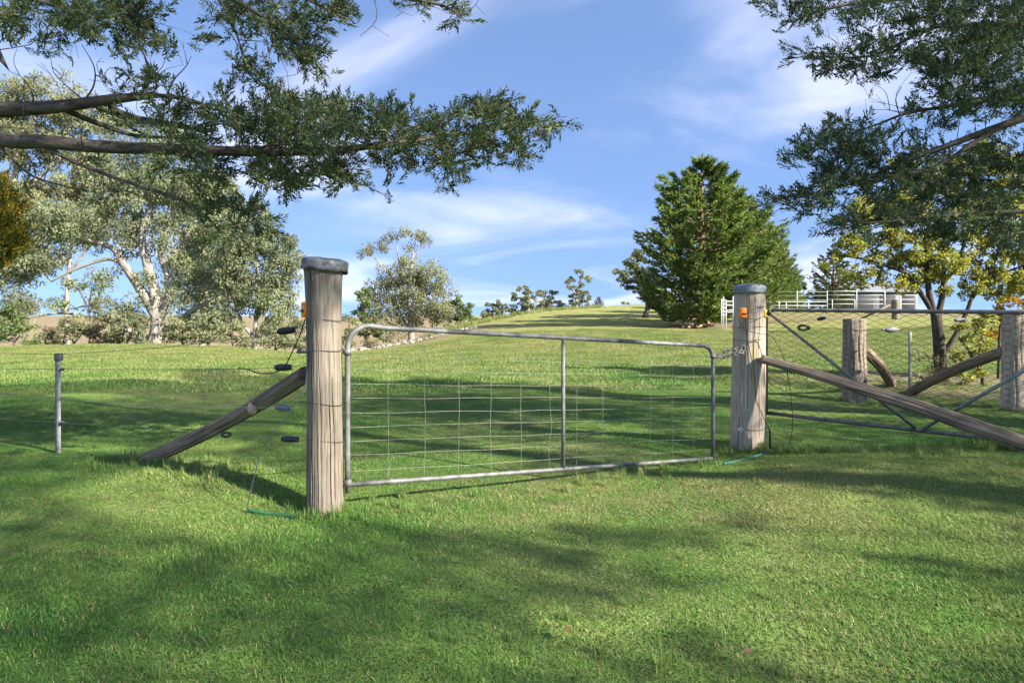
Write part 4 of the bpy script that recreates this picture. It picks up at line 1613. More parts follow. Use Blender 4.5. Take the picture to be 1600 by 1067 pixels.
def sub_clumps(blobs, Y, rpx, r, zspread=0.8, fill=1.0):
    """blobs in photo pixels (cx, cy, radius[, squash]) -> clump centres and radii in metres"""
    out, rad = [], []
    for b in blobs:
        cx, cy, R = b[:3]
        sq = b[3] if len(b) > 3 else 0.8
        Rm = R / F * Y
        cm = rpx / F * Y
        n = max(1, int(fill * 1.5 * (R / rpx) ** 2.2))
        c = P(cx, cy, Y + r.normal(0, 0.12) * Rm)
        d = unit(r.normal(0, 1, (n, 3)))
        rr = r.uniform(0.25, 1, (n, 1)) ** 0.5
        q = c + d * rr * Rm * np.array([1, zspread, sq])
        out.append(q)
        rad.append(cm * r.uniform(0.6, 1.25, n))
    return np.concatenate(out), np.concatenate(rad)


def clump_leaves(mb, cen, rad, r, per, ll, lw, droop=0.5, flat=0.65):
    n = len(cen)
    k = np.maximum(4, (per * (rad / rad.mean()) ** 2).astype(int))
    ids = np.repeat(np.arange(n), k)
    m = len(ids)
    d = unit(r.normal(0, 1, (m, 3)))
    d[:, 2] = d[:, 2] * flat
    rr = r.uniform(0.15, 1, (m, 1)) ** 0.45
    q = cen[ids] + d * rr * rad[ids][:, None]
    ax = unit(r.normal(0, 1, (m, 3))) + np.array([0, 0, -droop]) + 0.4 * d
    leaf_quads(mb, q, ax, ll, lw, r)


def broadleaf(name, label, cat, px, base_py, Y, limbs, blobs, leafm, barkm, rpx=12, per=55, leaf=(0.30, 0.13), seed=1, rt=0.03, zspread=0.8, fill=1.0, group=None, droop=0.5, base=None, trunkname='trunk', flat=0.65):
    r = np.random.default_rng(seed)
    if base is None:
        X = (px - 800) / F * Y
        base = np.array([X, Y, gz(X, Y)])
    t = thing(name, label, cat, base, group)
    sk = Skeleton(rt, seed)
    for k, (pts, r0, r1) in enumerate(limbs):
        pp = [np.array(q) if len(q) == 3 and abs(q[2]) < 60 and abs(q[0]) < 60 and len(limbs) and False else P(q[0], q[1], q[2] if len(q) > 2 else Y) for q in pts]
        if k == 0:
            pp = [base + [0, 0, -0.3]] + pp
            sk.limb(pp, r0, r1)
        else:
            j = sk.nearest(pp[0])
            sk.limb([sk.pos[j]] + pp[1:], r0, r1, j)
    cen, rad = sub_clumps(blobs, Y, rpx, r, zspread, fill)
    sk.grow(cen)
    mb = MB()
    sk.mesh(mb)
    mb.build(trunkname, barkm, t)
    mb = MB()
    clump_leaves(mb, cen, rad, r, per, leaf[0], leaf[1], droop, flat)
    mb.build('crown', leafm, t, smooth_=False)
    return t


# ------------------------------------------------------------------ eucalypts
broadleaf('gum_tree', 'tall pale-crowned gum tree rising above the cypress boughs at the far left', 'tree', -15, 540, 56,
          [([(-15, 540), (-8, 440), (10, 340), (30, 250), (55, 180)], 0.50, 0.16), ([(0, 390), (-50, 320), (-80, 250)], 0.24, 0.09), ([(12, 330), (70, 270), (130, 215)], 0.22, 0.08)],
          [(75, 150, 50), (20, 165, 45), (130, 175, 45), (170, 200, 30), (-40, 200, 70), (40, 225, 60), (110, 240, 50), (-60, 290, 70), (30, 310, 50), (165, 245, 35), (20, 390, 40), (-20, 370, 60)],
          M['gum2'], M['bark_pale'], rpx=15, per=84, leaf=(0.32, 0.12), droop=0.9, flat=0.85, seed=61, rt=0.028, fill=1.9)
broadleaf('gum_tree', 'huge spreading gum tree with forked pale trunk standing at the field edge', 'tree', 243, 540, 46,
          [([(243, 540), (247, 512), (246, 492)], 0.62, 0.46), ([(245, 497), (226, 462), (198, 420), (176, 388), (132, 374)], 0.42, 0.13), ([(246, 492), (241, 452), (228, 405), (222, 365), (238, 318), (245, 270)], 0.42, 0.12),
           ([(248, 498), (264, 468), (272, 428), (288, 385), (306, 338), (320, 300)], 0.38, 0.10), ([(252, 520), (278, 508), (296, 488), (322, 474), (353, 461)], 0.30, 0.10), ([(243, 530), (222, 526), (200, 515), (186, 508)], 0.26, 0.16),
           ([(198, 420), (170, 405), (120, 420), (80, 440)], 0.16, 0.06), ([(140, 492), (110, 490), (70, 492), (35, 498)], 0.12, 0.06), ([(246, 500), (262, 440), (250, 390), (270, 340), (290, 280)], 0.26, 0.08)],
          [(190, 320, 55), (250, 285, 55), (310, 300, 50), (120, 355, 50), (65, 345, 45), (340, 365, 40), (275, 360, 40), (60, 405, 38), (200, 385, 30), (310, 415, 38), (165, 440, 22), (225, 430, 20), (290, 455, 32), (345, 435, 32),
           (120, 440, 18), (215, 480, 28), (170, 490, 26), (285, 500, 26), (330, 490, 26), (20, 435, 30), (95, 470, 14), (250, 225, 40), (180, 260, 40), (340, 300, 36), (30, 470, 26)],
          M['gum1'], M['bark_pale'], rpx=16, per=84, leaf=(0.26, 0.10), droop=0.9, flat=0.85, seed=62, rt=0.02, fill=2.3)
broadleaf('gum_tree', 'slender twin-stemmed gum tree left of the pale gate post', 'tree', 398, 545, 44,
          [([(398, 545), (400, 500), (404, 455), (402, 410), (398, 375)], 0.20, 0.07), ([(399, 530), (376, 500), (366, 460), (360, 420)], 0.14, 0.05), ([(401, 500), (424, 465), (440, 420)], 0.10, 0.04), ([(400, 535), (412, 505), (432, 478)], 0.10, 0.04)],
          [(395, 370, 36), (430, 380, 30), (452, 405, 26), (375, 400, 34), (415, 420, 40), (455, 440, 20), (370, 440, 34), (430, 465, 34), (395, 470, 30), (448, 490, 22), (360, 480, 26), (420, 510, 22), (355, 345, 24), (345, 400, 24)],
          M['gum1'], M['bark_pale'], rpx=13, per=74, leaf=(0.24, 0.095), droop=0.9, flat=0.9, seed=63, rt=0.017, fill=2.1)
broadleaf('gum_tree', 'rounded gum tree with white trunk and airy top standing right of the pale post', 'tree', 643, 540, 66,
          [([(643, 540), (642, 500), (640, 465), (641, 430), (646, 395)], 0.42, 0.12), ([(641, 470), (618, 440), (598, 418), (585, 402)], 0.17, 0.06), ([(641, 480), (665, 462), (690, 445)], 0.17, 0.06), ([(641, 450), (625, 415), (620, 385)], 0.14, 0.05), ([(643, 520), (625, 495), (600, 480)], 0.14, 0.05), ([(646, 500), (656, 470), (660, 440)], 0.15, 0.05), ([(645, 420), (655, 392), (660, 375)], 0.10, 0.04)],
          [(632, 362, 11, .6), (650, 366, 11, .6), (664, 376, 10, .6), (612, 372, 11, .6), (594, 384, 10, .6), (574, 390, 12, .6), (562, 400, 9, .6), (605, 392, 9, .6), (640, 388, 9, .6),
           (640, 425, 28), (610, 435, 24), (672, 432, 27), (590, 455, 24), (695, 450, 20), (640, 460, 30), (670, 475, 30), (610, 480, 28), (580, 490, 18), (690, 490, 24), (640, 505, 22), (598, 512, 18)],
          M['gum2'], M['bark_pale'], rpx=9.5, per=56, leaf=(0.26, 0.10), droop=0.9, flat=0.95, seed=64, rt=0.018, fill=2.4)
broadleaf('gum_tree', 'darker green bushy tree hugging the right side of the white-trunked gum', 'tree', 714, 530, 70,
          [([(714, 530), (714, 505), (716, 480)], 0.22, 0.07)], [(715, 472, 14), (702, 485, 18), (725, 490, 15), (735, 480, 9), (712, 505, 20), (738, 505, 11)],
          M['gum3'], M['bark_grey'], rpx=6, per=46, leaf=(0.32, 0.14), seed=65, rt=0.02)
broadleaf('gum_tree', 'dark green bush tree at the left foot of the white-trunked gum', 'tree', 572, 545, 62,
          [([(572, 545), (572, 510), (568, 470)], 0.2, 0.06)], [(568, 460, 13), (575, 480, 15), (562, 490, 13), (580, 515, 20), (600, 525, 16)],
          M['gum3'], M['bark_grey'], rpx=6, per=44, leaf=(0.28, 0.12), seed=66, rt=0.02)
for k, (lab, px, py, Y, lim, bl) in enumerate((
        ('leftmost of the small far trees on the hill crest', 775, 500, 96, [([(775, 500), (776, 485), (775, 475)], 0.25, 0.08)], [(775, 474, 9), (765, 482, 9), (786, 482, 9), (756, 492, 8), (775, 490, 12), (750, 498, 6), (765, 496, 9), (788, 494, 10)]),
        ('broad far tree clump just left of the middle of the hill crest', 825, 495, 104, [([(825, 495), (826, 475), (824, 458)], 0.35, 0.1)], [(818, 452, 9), (806, 462, 10), (832, 460, 11), (822, 472, 14), (806, 482, 12), (838, 478, 12), (822, 487, 13), (843, 487, 10), (798, 490, 9)]),
        ('far rounded tree directly left of the tall far gum', 860, 490, 106, [([(860, 490), (860, 472), (858, 462)], 0.3, 0.1)], [(848, 458, 8), (864, 462, 9), (856, 472, 13), (872, 474, 10), (846, 484, 10), (864, 484, 11), (880, 481, 8)]),
        ('tall forked far gum on the hill crest', 902, 483, 104, [([(900, 483), (901, 465), (906, 445), (908, 432)], 0.32, 0.1), ([(901, 462), (890, 448), (884, 440)], 0.14, 0.06), ([(903, 470), (914, 455)], 0.14, 0.06)], [(904, 426, 7), (914, 434, 8), (922, 436, 5), (893, 436, 7), (883, 441, 5), (905, 446, 8), (890, 450, 6), (898, 462, 10), (915, 464, 11), (912, 474, 10), (896, 474, 9), (904, 455, 8)]))):
    broadleaf('gum_tree', lab, 'tree', px, py, Y, lim, bl, M['gumfar'], M['bark_pale'], rpx=4.2, per=40, leaf=(0.34, 0.16), seed=70 + k, rt=0.03, group='far trees on the hill')
broadleaf('gum_tree', 'grey-green gum leaning out behind the left side of the big pine', 'tree', 1005, 480, 62,
          [([(1012, 480), (1008, 455), (1000, 430), (995, 405)], 0.28, 0.08), ([(1008, 450), (985, 435), (968, 425)], 0.12, 0.05)],
          [(1000, 395, 14), (985, 412, 14), (970, 428, 13), (1015, 405, 16), (1000, 430, 18), (985, 445, 16), (1020, 440, 18), (1005, 455, 14)],
          M['gumfar'], M['bark_grey'], rpx=6, per=46, leaf=(0.28, 0.12), seed=80, rt=0.02)
broadleaf('small_bush', 'tiny rounded bush far off on the skyline left of the pine', 'bush', 975, 478, 130, [([(975, 478), (975, 475)], 0.1, 0.05)], [(972, 475, 4), (980, 475, 4)], M['gumfar'], M['bark_grey'], rpx=3, per=30, leaf=(0.35, 0.2), seed=81, rt=0.03)

broadleaf('gum_tree', 'hazy grey-green gum behind and right of the huge forked gum', 'tree', 315, 540, 62,
          [([(315, 540), (316, 470), (312, 400), (318, 330)], 0.32, 0.1), ([(314, 440), (345, 390), (365, 350)], 0.14, 0.05), ([(314, 430), (285, 380), (270, 340)], 0.14, 0.05)],
          [(320, 320, 40), (355, 340, 36), (290, 345, 36), (370, 375, 32), (330, 385, 40), (290, 410, 36), (350, 425, 36), (310, 460, 36), (375, 460, 30), (340, 495, 30), (280, 300, 36), (395, 335, 26)],
          M['gum1'], M['bark_pale'], rpx=14, per=60, leaf=(0.40, 0.16), droop=0.9, flat=0.9, seed=68, rt=0.03, fill=1.9)
broadleaf('gum_tree', 'hazy olive gum filling the gap between the far left gum and the huge forked gum', 'tree', 105, 540, 66,
          [([(105, 540), (104, 470), (110, 400), (120, 320)], 0.32, 0.1), ([(108, 430), (150, 370), (175, 320)], 0.14, 0.05), ([(108, 420), (70, 370), (50, 330)], 0.14, 0.05)],
          [(120, 290, 40), (160, 300, 40), (85, 310, 40), (60, 360, 36), (130, 350, 40), (175, 350, 36), (45, 420, 34), (20, 340, 36), (35, 480, 28), (75, 400, 26), (160, 470, 22), (200, 300, 34), (10, 510, 26)],
          M['gum2'], M['bark_pale'], rpx=14, per=56, leaf=(0.42, 0.17), droop=0.9, flat=0.9, seed=69, rt=0.03, fill=1.7)

# scrub along the field edge
bush_specs = [
    (22, 535, 40, [(20, 500, 24), (40, 515, 16), (5, 520, 18), (32, 482, 14)], 'gum3', 'dark thin-stemmed bush at the far left field edge'),
    (72, 540, 43, [(70, 520, 18), (85, 530, 14)], 'scrub_dry', 'dry tan scrub right of the dark thin-stemmed bush'),
    (62, 545, 39, [(60, 528, 12), (45, 536, 10)], 'gum3', 'low dark bush on the left field edge'),
    (115, 540, 42, [(112, 505, 22), (130, 520, 20), (98, 522, 18)], 'scrub', 'light green scrub below the fallen pale limb'),
    (152, 540, 42, [(150, 515, 20), (160, 530, 18), (140, 532, 14)], 'scrub_dry', 'dry twiggy scrub between light green bushes'),
    (185, 540, 41, [(180, 500, 24), (195, 520, 22), (172, 525, 18)], 'scrub', 'grey-green scrub left of the forked gum trunk'),
    (218, 540, 40, [(215, 505, 20), (225, 528, 15)], 'gum1', 'leafy bush touching the forked gum trunk'),
    (285, 540, 41, [(285, 515, 20), (300, 528, 16), (270, 530, 14)], 'scrub', 'scrub right of the forked gum trunk'),
    (325, 540, 41, [(322, 508, 24), (340, 525, 18), (310, 530, 16)], 'gum1', 'tall leafy scrub right of the forked gum trunk'),
    (365, 545, 41, [(362, 520, 22), (378, 532, 16)], 'scrub', 'scrub at the foot of the slender gum'),
    (430, 548, 41, [(430, 525, 20), (450, 535, 18), (415, 535, 14)], 'gum1', 'soft scrub right of the slender gum'),
    (468, 552, 42, [(465, 520, 22), (478, 538, 18), (458, 500, 14)], 'scrub', 'pale scrub just left of the pale gate post'),
    (548, 550, 52, [(545, 500, 14), (552, 520, 16), (540, 532, 14)], 'gum3', 'green bush just right of the pale gate post'),
    (585, 548, 52, [(585, 535, 12), (570, 540, 10)], 'scrub_dry', 'dry scrub above the start of the rubble line'),
    (625, 545, 56, [(622, 525, 12), (610, 532, 10)], 'scrub_dry', 'dry scrub behind the rubble line'),
    (680, 535, 62, [(680, 518, 14), (700, 515, 12), (665, 525, 10)], 'scrub', 'grey scrub behind the upper rubble line'),
]
for k, (px, py, Y, bl, mt, lab) in enumerate(bush_specs):
    top = min(bl, key=lambda q: q[1])
    broadleaf('scrub_bush', lab, 'bush', px, py, Y, [([(px, py), ((px + top[0]) / 2, (py + top[1]) / 2 + 4), (top[0], top[1])], 0.09, 0.03), ([(px, py - 2), (bl[1][0], bl[1][1])], 0.06, 0.03)], bl, M[mt], M['bark_grey'],
              rpx=8.5, per=42, leaf=(0.20, 0.085), fill=1.4, seed=90 + k, rt=0.012, group='scrub along the field edge', droop=0.1)
# little bare-stemmed sapling
broadleaf('sapling', 'small sparse sapling silhouetted in the sky gap left of the forked gum', 'tree', 140, 540, 44, [([(140, 540), (141, 505), (139, 478), (143, 455)], 0.09, 0.03), ([(140, 490), (152, 470), (158, 450)], 0.05, 0.02), ([(140, 482), (128, 462), (120, 450)], 0.05, 0.02)],
          [(140, 450, 10), (158, 448, 8), (122, 450, 9), (150, 462, 8), (108, 478, 12), (88, 474, 12)], M['gum3'], M['bark_dark'], rpx=6, per=14, leaf=(0.22, 0.1), seed=110, rt=0.015)

# ------------------------------------------------------------------ pine row
def pine_tree(H, R, seed, leafm, nwh=24, dens=1.0):
    """returns (branch MB, foliage MB) of a dense farm pine with its foot at the origin"""
    r = np.random.default_rng(seed)
    bt, ft = MB(), MB()
    tube(bt, [(0, 0, -0.3), (0.05, 0, H * 0.3), (-0.05, 0.05, H * 0.65), (0, 0, H * 0.97)], [0.032 * H, 0.024 * H, 0.013 * H, 0.003 * H], 10)
    pos, dr = [], []
    for k in range(nwh):
        f = (k + 0.5) / nwh
        z = H * (0.04 + 0.90 * f ** 0.95)
        prof = R * np.interp(f, [0, 0.08, 0.25, 0.45, 0.6, 0.75, 0.88, 1.0], [0.75, 0.95, 1.0, 0.88, 0.76, 0.58, 0.36, 0.14])
        nb = int(6 + 3 * (1 - f))
        a0 = r.uniform(0, 6.28)
        for b in range(nb):
            a = a0 + b * 2 * math.pi / nb + r.normal(0, 0.3)
            Lb = prof * r.choice([r.uniform(0.55, 0.8), r.uniform(0.85, 1.05), r.uniform(1.0, 1.22)])
            rise = r.uniform(-0.12, 0.2) + 0.42 * f
            n = 7
            t = np.linspace(0, 1, n)
            hx = Lb * t
            hz = Lb * (rise * t * 0.55 + 0.20 * t ** 2.6 - 0.16 * np.sin(math.pi * t))
            pts = np.stack([np.cos(a) * hx, np.sin(a) * hx, z + hz], -1)
            pts[1:] += r.normal(0, 0.02 * Lb, (n - 1, 3))
            tube(bt, pts, np.linspace(0.010 * H * (1 - 0.7 * f), 0.012, n), 5, False)
            # side shoots in the outer half, each ending in a brush of needles
            m = int(dens * (8 + 20 * Lb / R))
            tt = r.uniform(0.42, 1.0, m) ** 0.8
            tt[:3] = 1.0
            p = np.stack([np.interp(tt, t, pts[:, q]) for q in range(3)], -1)
            out = np.array([math.cos(a), math.sin(a), 0.0])
            lat = np.array([-math.sin(a), math.cos(a), 0])
            sl_ = r.normal(0, 1, (m, 1))
            off = sl_ * lat * 0.17 * Lb * (1.25 - tt[:, None] * 0.85) + np.abs(r.normal(0, 0.05, (m, 1))) * Lb * np.array([0, 0, 1.0])
            pos.append(p + off)
            dr.append(unit(out + 0.6 * np.sign(sl_) * lat * np.minimum(1, np.abs(sl_)) + r.normal(0, 0.25, (m, 3)) + np.array([0, 0, 0.35])))
    # leading shoots at the top
    for q in range(9):
        pos.append(np.array([[r.normal(0, 0.02 * H), r.normal(0, 0.02 * H), H * r.uniform(0.93, 0.985)]]))
        dr.append(unit(np.array([[r.normal(0, 0.3), r.normal(0, 0.3), 1.0]])))
    pos, dr = np.concatenate(pos), np.concatenate(dr)
    k = 13
    ids = np.repeat(np.arange(len(pos)), k)
    m = len(ids)
    ax = unit(dr[ids] + r.normal(0, 0.38, (m, 3)))
    ln = 0.030 * H * r.uniform(0.7, 1.2, m)
    cen = pos[ids] + ax * (ln * 0.45)[:, None] - dr[ids] * (r.uniform(0, 0.045 * H, m))[:, None]
    leaf_quads(ft, cen, ax, ln, 0.0075 * H, r)
    return bt, ft


def place_pine(px, Y, topy, label, group, meshes, R=1.0, yaw=0.0, H0=10.0):
    X = (px - 800) / F * Y
    b = np.array([X, Y, gz(X, Y)])
    H = P(0, topy, Y)[2] - b[2]
    t = thing('pine_tree', label, 'tree', b, group)
    t.scale = (H / H0 * R, H / H0 * R, H / H0)
    t.rotation_euler = (0, 0, yaw)
    for nm, mesh in (('trunk', meshes[0]), ('crown', meshes[1])):
        o = bpy.data.objects.new(nm, mesh)
        C.objects.link(o)
        o.parent = t
    return t


pm = []
for k, (sd_, lm, wh, dn) in enumerate(((5, 'pine', 17, 1.75), (6, 'pine', 16, 1.2), (7, 'pine_far', 15, 1.0))):
    bt, ft = pine_tree(10.0, 3.75, sd_, M[lm], wh, dn)
    ob1 = bt.build('trunk', M['bark_pine'])
    ob2 = ft.build('crown', M[lm], smooth_=False)
    pm.append((ob1.data, ob2.data))
    bpy.data.objects.remove(ob1)
    bpy.data.objects.remove(ob2)
place_pine(1097, 45.5, 238, 'tallest, nearest pine at the front of the row on the hill', 'row of pines', pm[0], 1.02, 0.6)
row = [(1128, 52, 268, 1), (1152, 60, 300, 1), (1172, 69, 325, 1), (1188, 79, 350, 1), (1202, 90, 372, 1), (1214, 102, 390, 2), (1224, 115, 408, 1), (1233, 130, 425, 2)]
ords = ['second', 'third', 'fourth', 'fifth', 'sixth', 'seventh', 'eighth', 'farthest']
for k, (px, Y, ty, mi) in enumerate(row):
    place_pine(px, Y, ty, '%s pine from the front in the receding row' % ords[k] if k < 7 else 'farthest and lowest pine at the end of the receding row', 'row of pines', pm[min(mi, 1)], 1.0, 0.9 * k + 1)
place_pine(1302, 70, 385, 'dark pine behind the white yards, partly hidden by the yellow-green tree', 'pines by the yards', pm[2], 1.0, 2.0)
place_pine(1282, 92, 452, 'low dark pine behind the white yard rails', 'pines by the yards', pm[2], 1.3, 0.3)
place_pine(935, 108, 463, 'small dark conifer next to the tall forked far gum', 'far conifers', pm[2], 1.0, 1.0)
broadleaf('scrub_bush', 'green bushy skirt at the foot of the nearest pine', 'bush', 1068, 500, 43.6, [([(1068, 498), (1066, 485)], 0.06, 0.03), ([(1068, 498), (1058, 490)], 0.05, 0.03)],
          [(1062, 480, 13), (1078, 478, 14), (1068, 490, 10), (1052, 490, 9), (1092, 482, 10)], M['pine'], M['bark_grey'], rpx=6, per=46, leaf=(0.22, 0.07), seed=121, rt=0.012)

# ------------------------------------------------------------------ cypress sprays
def spray_proto(seed, nt_=13):
    """a flat, feathery conifer spray: alternate twiglets clothed in narrow scale-leaf shoots"""
    r = np.random.default_rng(seed)
    m = MB()
    cen, ax, ln = [], [], []
    for k in range(5):
        cen.append((0.1 + 0.2 * k, r.normal(0, 0.012), r.normal(0, 0.012)))
        ax.append((1, r.normal(0, 0.15), r.normal(0, 0.15)))
        ln.append(0.24)
    for k in range(nt_):
        x0 = 0.04 + 0.9 * k / nt_
        sgn = 1 if k % 2 else -1
        L1 = (0.38 * (1 - x0) + 0.13) * r.uniform(0.6, 1.3)
        d = unit(np.array([0.85, sgn * r.uniform(0.45, 0.9), r.normal(0.08, 0.22)]))
        for q in (0.35, 0.7, 1.0):
            c = np.array([x0, 0, 0]) + d * L1 * q
            cen.append(c)
            a = unit(d + np.array([0.15, 0, 0]) + r.normal(0, 0.33, 3))
            ax.append(a)
            ln.append(0.155 * (1.15 - 0.3 * q) * r.uniform(0.8, 1.3))
    cen, ax, ln = np.array(cen), np.array(ax), np.array(ln)
    leaf_quads(m, cen, ax, ln * 1.2, ln * 0.45, r)
    return np.concatenate(m.V)


SPRAYS = [spray_proto(500 + k) for k in range(6)]


def put_sprays(mb, pos, dirs, scale, r):
    n = len(pos)
    d = unit(dirs)
    u = unit(np.cross(d, r.normal(0, 1, (n, 3))))
    w = np.cross(d, u)
    Rm = np.stack([d, u, w], -1)                # columns
    pick = r.integers(0, len(SPRAYS), n)
    for k in range(len(SPRAYS)):
        s = pick == k
        if not s.any():
            continue
        pr_ = SPRAYS[k]
        V = np.einsum('nij,vj->nvi', Rm[s] * scale[s][:, None, None], pr_) + pos[s][:, None, :]
        V = V.reshape(-1, 3)
        mb.add(V, np.arange(len(V)).reshape(-1, 4))


def cypress(name, label, base, trunk_pts, tr, limbs, blobs, leafm, seed, depth, per=1.0, scale=0.23, droop=0.0, extra=None, outdir=1.0):
    """limbs: [(px,py,Y)...], r0, r1 ; blobs: (px, py, rx, ry, n) with sprays spread over them"""
    r = np.random.default_rng(seed)
    t = thing(name, label, 'tree', base)
    sk = Skeleton(0.0038, seed)
    sk.limb(trunk_pts, tr, tr * 0.25, m=6)
    for (pts, r0, r1) in limbs:
        pp = [P(*q) for q in pts]
        if pp[0][0] / pp[0][1] < -0.82 or pp[0][0] / pp[0][1] > 0.82:
            j = sk.nearest(pp[0] + np.array([0, 0, -0.4]))
        else:
            j = sk.nearest(pp[0])
        p0 = sk.pos[j]
        if np.linalg.norm(p0 - pp[0]) < 0.4:
            pp[0] = p0
            sk.limb(pp, r0, r1, j)
        else:
            sk.limb([p0] + pp, r0 * 1.2, r1, j)
    # bare dead twigs along the limbs
    n0 = len(sk.pos)
    cand = [q for q in range(n0) if sk.par[q] >= 0 and sk.rad[q] < 0.09 and abs(sk.pos[q][0]) < 0.85 * sk.pos[q][1]]
    for q in r.choice(cand, 110):
        a0_ = np.array(sk.pos[q])
        d_ = unit(r.normal(0, 1, 3) * [0.8, 0.6, 1.0] + np.array([0.5 * outdir, 0, 0.1]))
        l_ = r.uniform(0.12, 0.5)
        b_ = a0_ + d_ * l_ * 0.5 + r.normal(0, 0.03, 3)
        c_2 = b_ + unit(d_ + r.normal(0, 0.5, 3)) * l_ * 0.5
        sk.limb([a0_, b_, c_2], 0.0045, 0.0016, q, 3)
        if r.uniform() < 0.6:
            j_ = len(sk.pos) - 3
            sk.limb([sk.pos[j_], sk.pos[j_] + unit(d_ + r.normal(0, 0.8, 3)) * l_ * 0.35], 0.003, 0.0014, j_, 2)
    pos, tw = [], []
    for b in blobs:
        cx, cy, rx, ry, n = b[:5]
        Yb = b[5] if len(b) > 5 else depth
        dz = b[6] if len(b) > 6 else 0.45
        n = int(n * per)
        # twig tips first, each carrying a handful of sprays
        nt_ = max(2, n // 5)
        a = r.uniform(0, 2 * math.pi, nt_)
        q = np.sqrt(r.uniform(0, 1, nt_))
        tipY = Yb + r.normal(0, dz, nt_)
        tips = np.array([P(cx + rx * math.cos(aa) * qq, cy + ry * math.sin(aa) * qq, yy) for aa, qq, yy in zip(a, q, tipY)])
        tw.append(tips)
        ids = r.integers(0, nt_, n)
        pos.append(tips[ids] + r.normal(0, 1, (n, 3)) * np.array([0.05, 0.05, 0.04]) * (Yb / 6.0))
    pos, tw = np.concatenate(pos), np.concatenate(tw)
    sk.grow(tw, up=0.2, wig=0.10, step=5, droop=droop)
    SP_ = np.array(sk.pos)
    # sprays point away from their nearest twig root, outwards and a little up
    dirs = np.empty_like(pos)
    tip_par = {}
    for k in range(0, len(pos), 400):
        seg = pos[k:k + 400]
        dd = np.linalg.norm(seg[:, None] - SP_[None], axis=2)
        j = np.argmin(dd, axis=1)
        par = np.array([sk.par[q] if sk.par[q] >= 0 else q for q in j])
        gp_ = np.array([sk.par[q] if sk.par[q] >= 0 else q for q in par])
        dirs[k:k + 400] = unit(SP_[j] - SP_[gp_]) * 0.9 + unit(seg - SP_[j]) * 0.5
    dirs += np.array([0.25 * outdir, 0, 0.30]) + r.normal(0, 0.38, dirs.shape)
    sc_ = scale * r.uniform(0.65, 1.25, len(pos))
    mb = MB()
    sk.mesh(mb, 5, 0.5, 0.035)
    mb.build('trunk', M['bark_grey'], t)
    mb = MB()
    put_sprays(mb, pos - unit(dirs) * (sc_ * 0.3)[:, None], dirs, sc_, r)
    if extra is not None:
        extra(mb, r)
    mb.build('crown', leafm, t, smooth_=False)
    return t


# --- which ground is shaded: sun flecks that the crowns leave open, in photo pixels
LIT = [(950, 670, 75, 13, 0), (770, 785, 330, 44, 0), (1000, 795, 160, 34, 0), (1290, 905, 270, 42, 8), (1450, 965, 280, 52, 3), (960, 770, 110, 34, -8), (300, 800, 190, 34, 10), (250, 745, 110, 22, -8), (430, 770, 90, 30, 18), (1320, 795, 300, 26, 8), (1420, 845, 230, 24, 6), (1290, 905, 230, 30, 10), (1480, 960, 240, 40, 4),
       (1210, 960, 110, 55, 0), (1010, 965, 150, 26, -6), (1160, 860, 60, 40, 0), (1120, 740, 40, 24, 0), (680, 728, 150, 20, -4), (560, 735, 80, 18, 0), (240, 668, 110, 8, 0), (60, 655, 80, 7, 0), (130, 620, 60, 5, 0), (480, 668, 60, 8, 0),
       (330, 695, 70, 8, 0), (830, 698, 90, 8, 0), (1040, 615, 110, 7, 3), (960, 600, 130, 5, 0), (1260, 645, 120, 10, 0), (1180, 610, 120, 12, 3), (110, 700, 90, 8, 0), (1350, 1040, 160, 22, 0)]
EDGE_X = [-400, 0, 100, 220, 330, 480, 600, 750, 900, 1000, 1110, 1300, 2000]
EDGE_Y = [600, 598, 590, 579, 577, 588, 592, 598, 598, 586, 582, 600, 640]


def lit_map(X, Y):
    """0 = shade wanted, 1 = sun wanted at ground point"""
    px = 800 + F * X / np.maximum(Y, 0.5)
    py = HY + F * (CZ - gz(X, Y)) / np.maximum(Y, 0.5)
    lit = np.zeros_like(X)
    for (cx, cy, rx, ry, ang) in LIT:
        a = math.radians(ang)
        dx_, dy_ = px - cx, py - cy
        u_ = (dx_ * math.cos(a) + dy_ * math.sin(a)) / rx
        v_ = (-dx_ * math.sin(a) + dy_ * math.cos(a)) / ry
        d = np.sqrt(u_ ** 2 + v_ ** 2) + 0.22 * np.sin(px * 0.031 + 2 * np.sin(py * 0.05)) * np.sin(py * 0.09 + px * 0.011)
        lit = np.maximum(lit, smooth(1.2, 0.8, d))
    edge = np.interp(px, EDGE_X, EDGE_Y) + 4 * np.sin(px * 0.035) + 3 * np.sin(px * 0.083 + 1)
    lit = np.maximum(lit, smooth(edge + 3, edge - 2, py))
    lit = np.where(Y < 0.6, 0.25, lit)
    return lit


CROWNS = [  # centre, radii of the windbreak cypresses standing right of and behind the camera
    (np.array([11.6, 5.2, 6.8]), np.array([3.4, 3.4, 6.2])),
    (np.array([12.2, -1.2, 8.2]), np.array([4.2, 4.0, 8.0])),
    (np.array([10.0, -7.2, 7.0]), np.array([4.2, 4.0, 6.8])),
    (np.array([18.5, 1.5, 9.5]), np.array([4.2, 4.2, 9.0])),
]


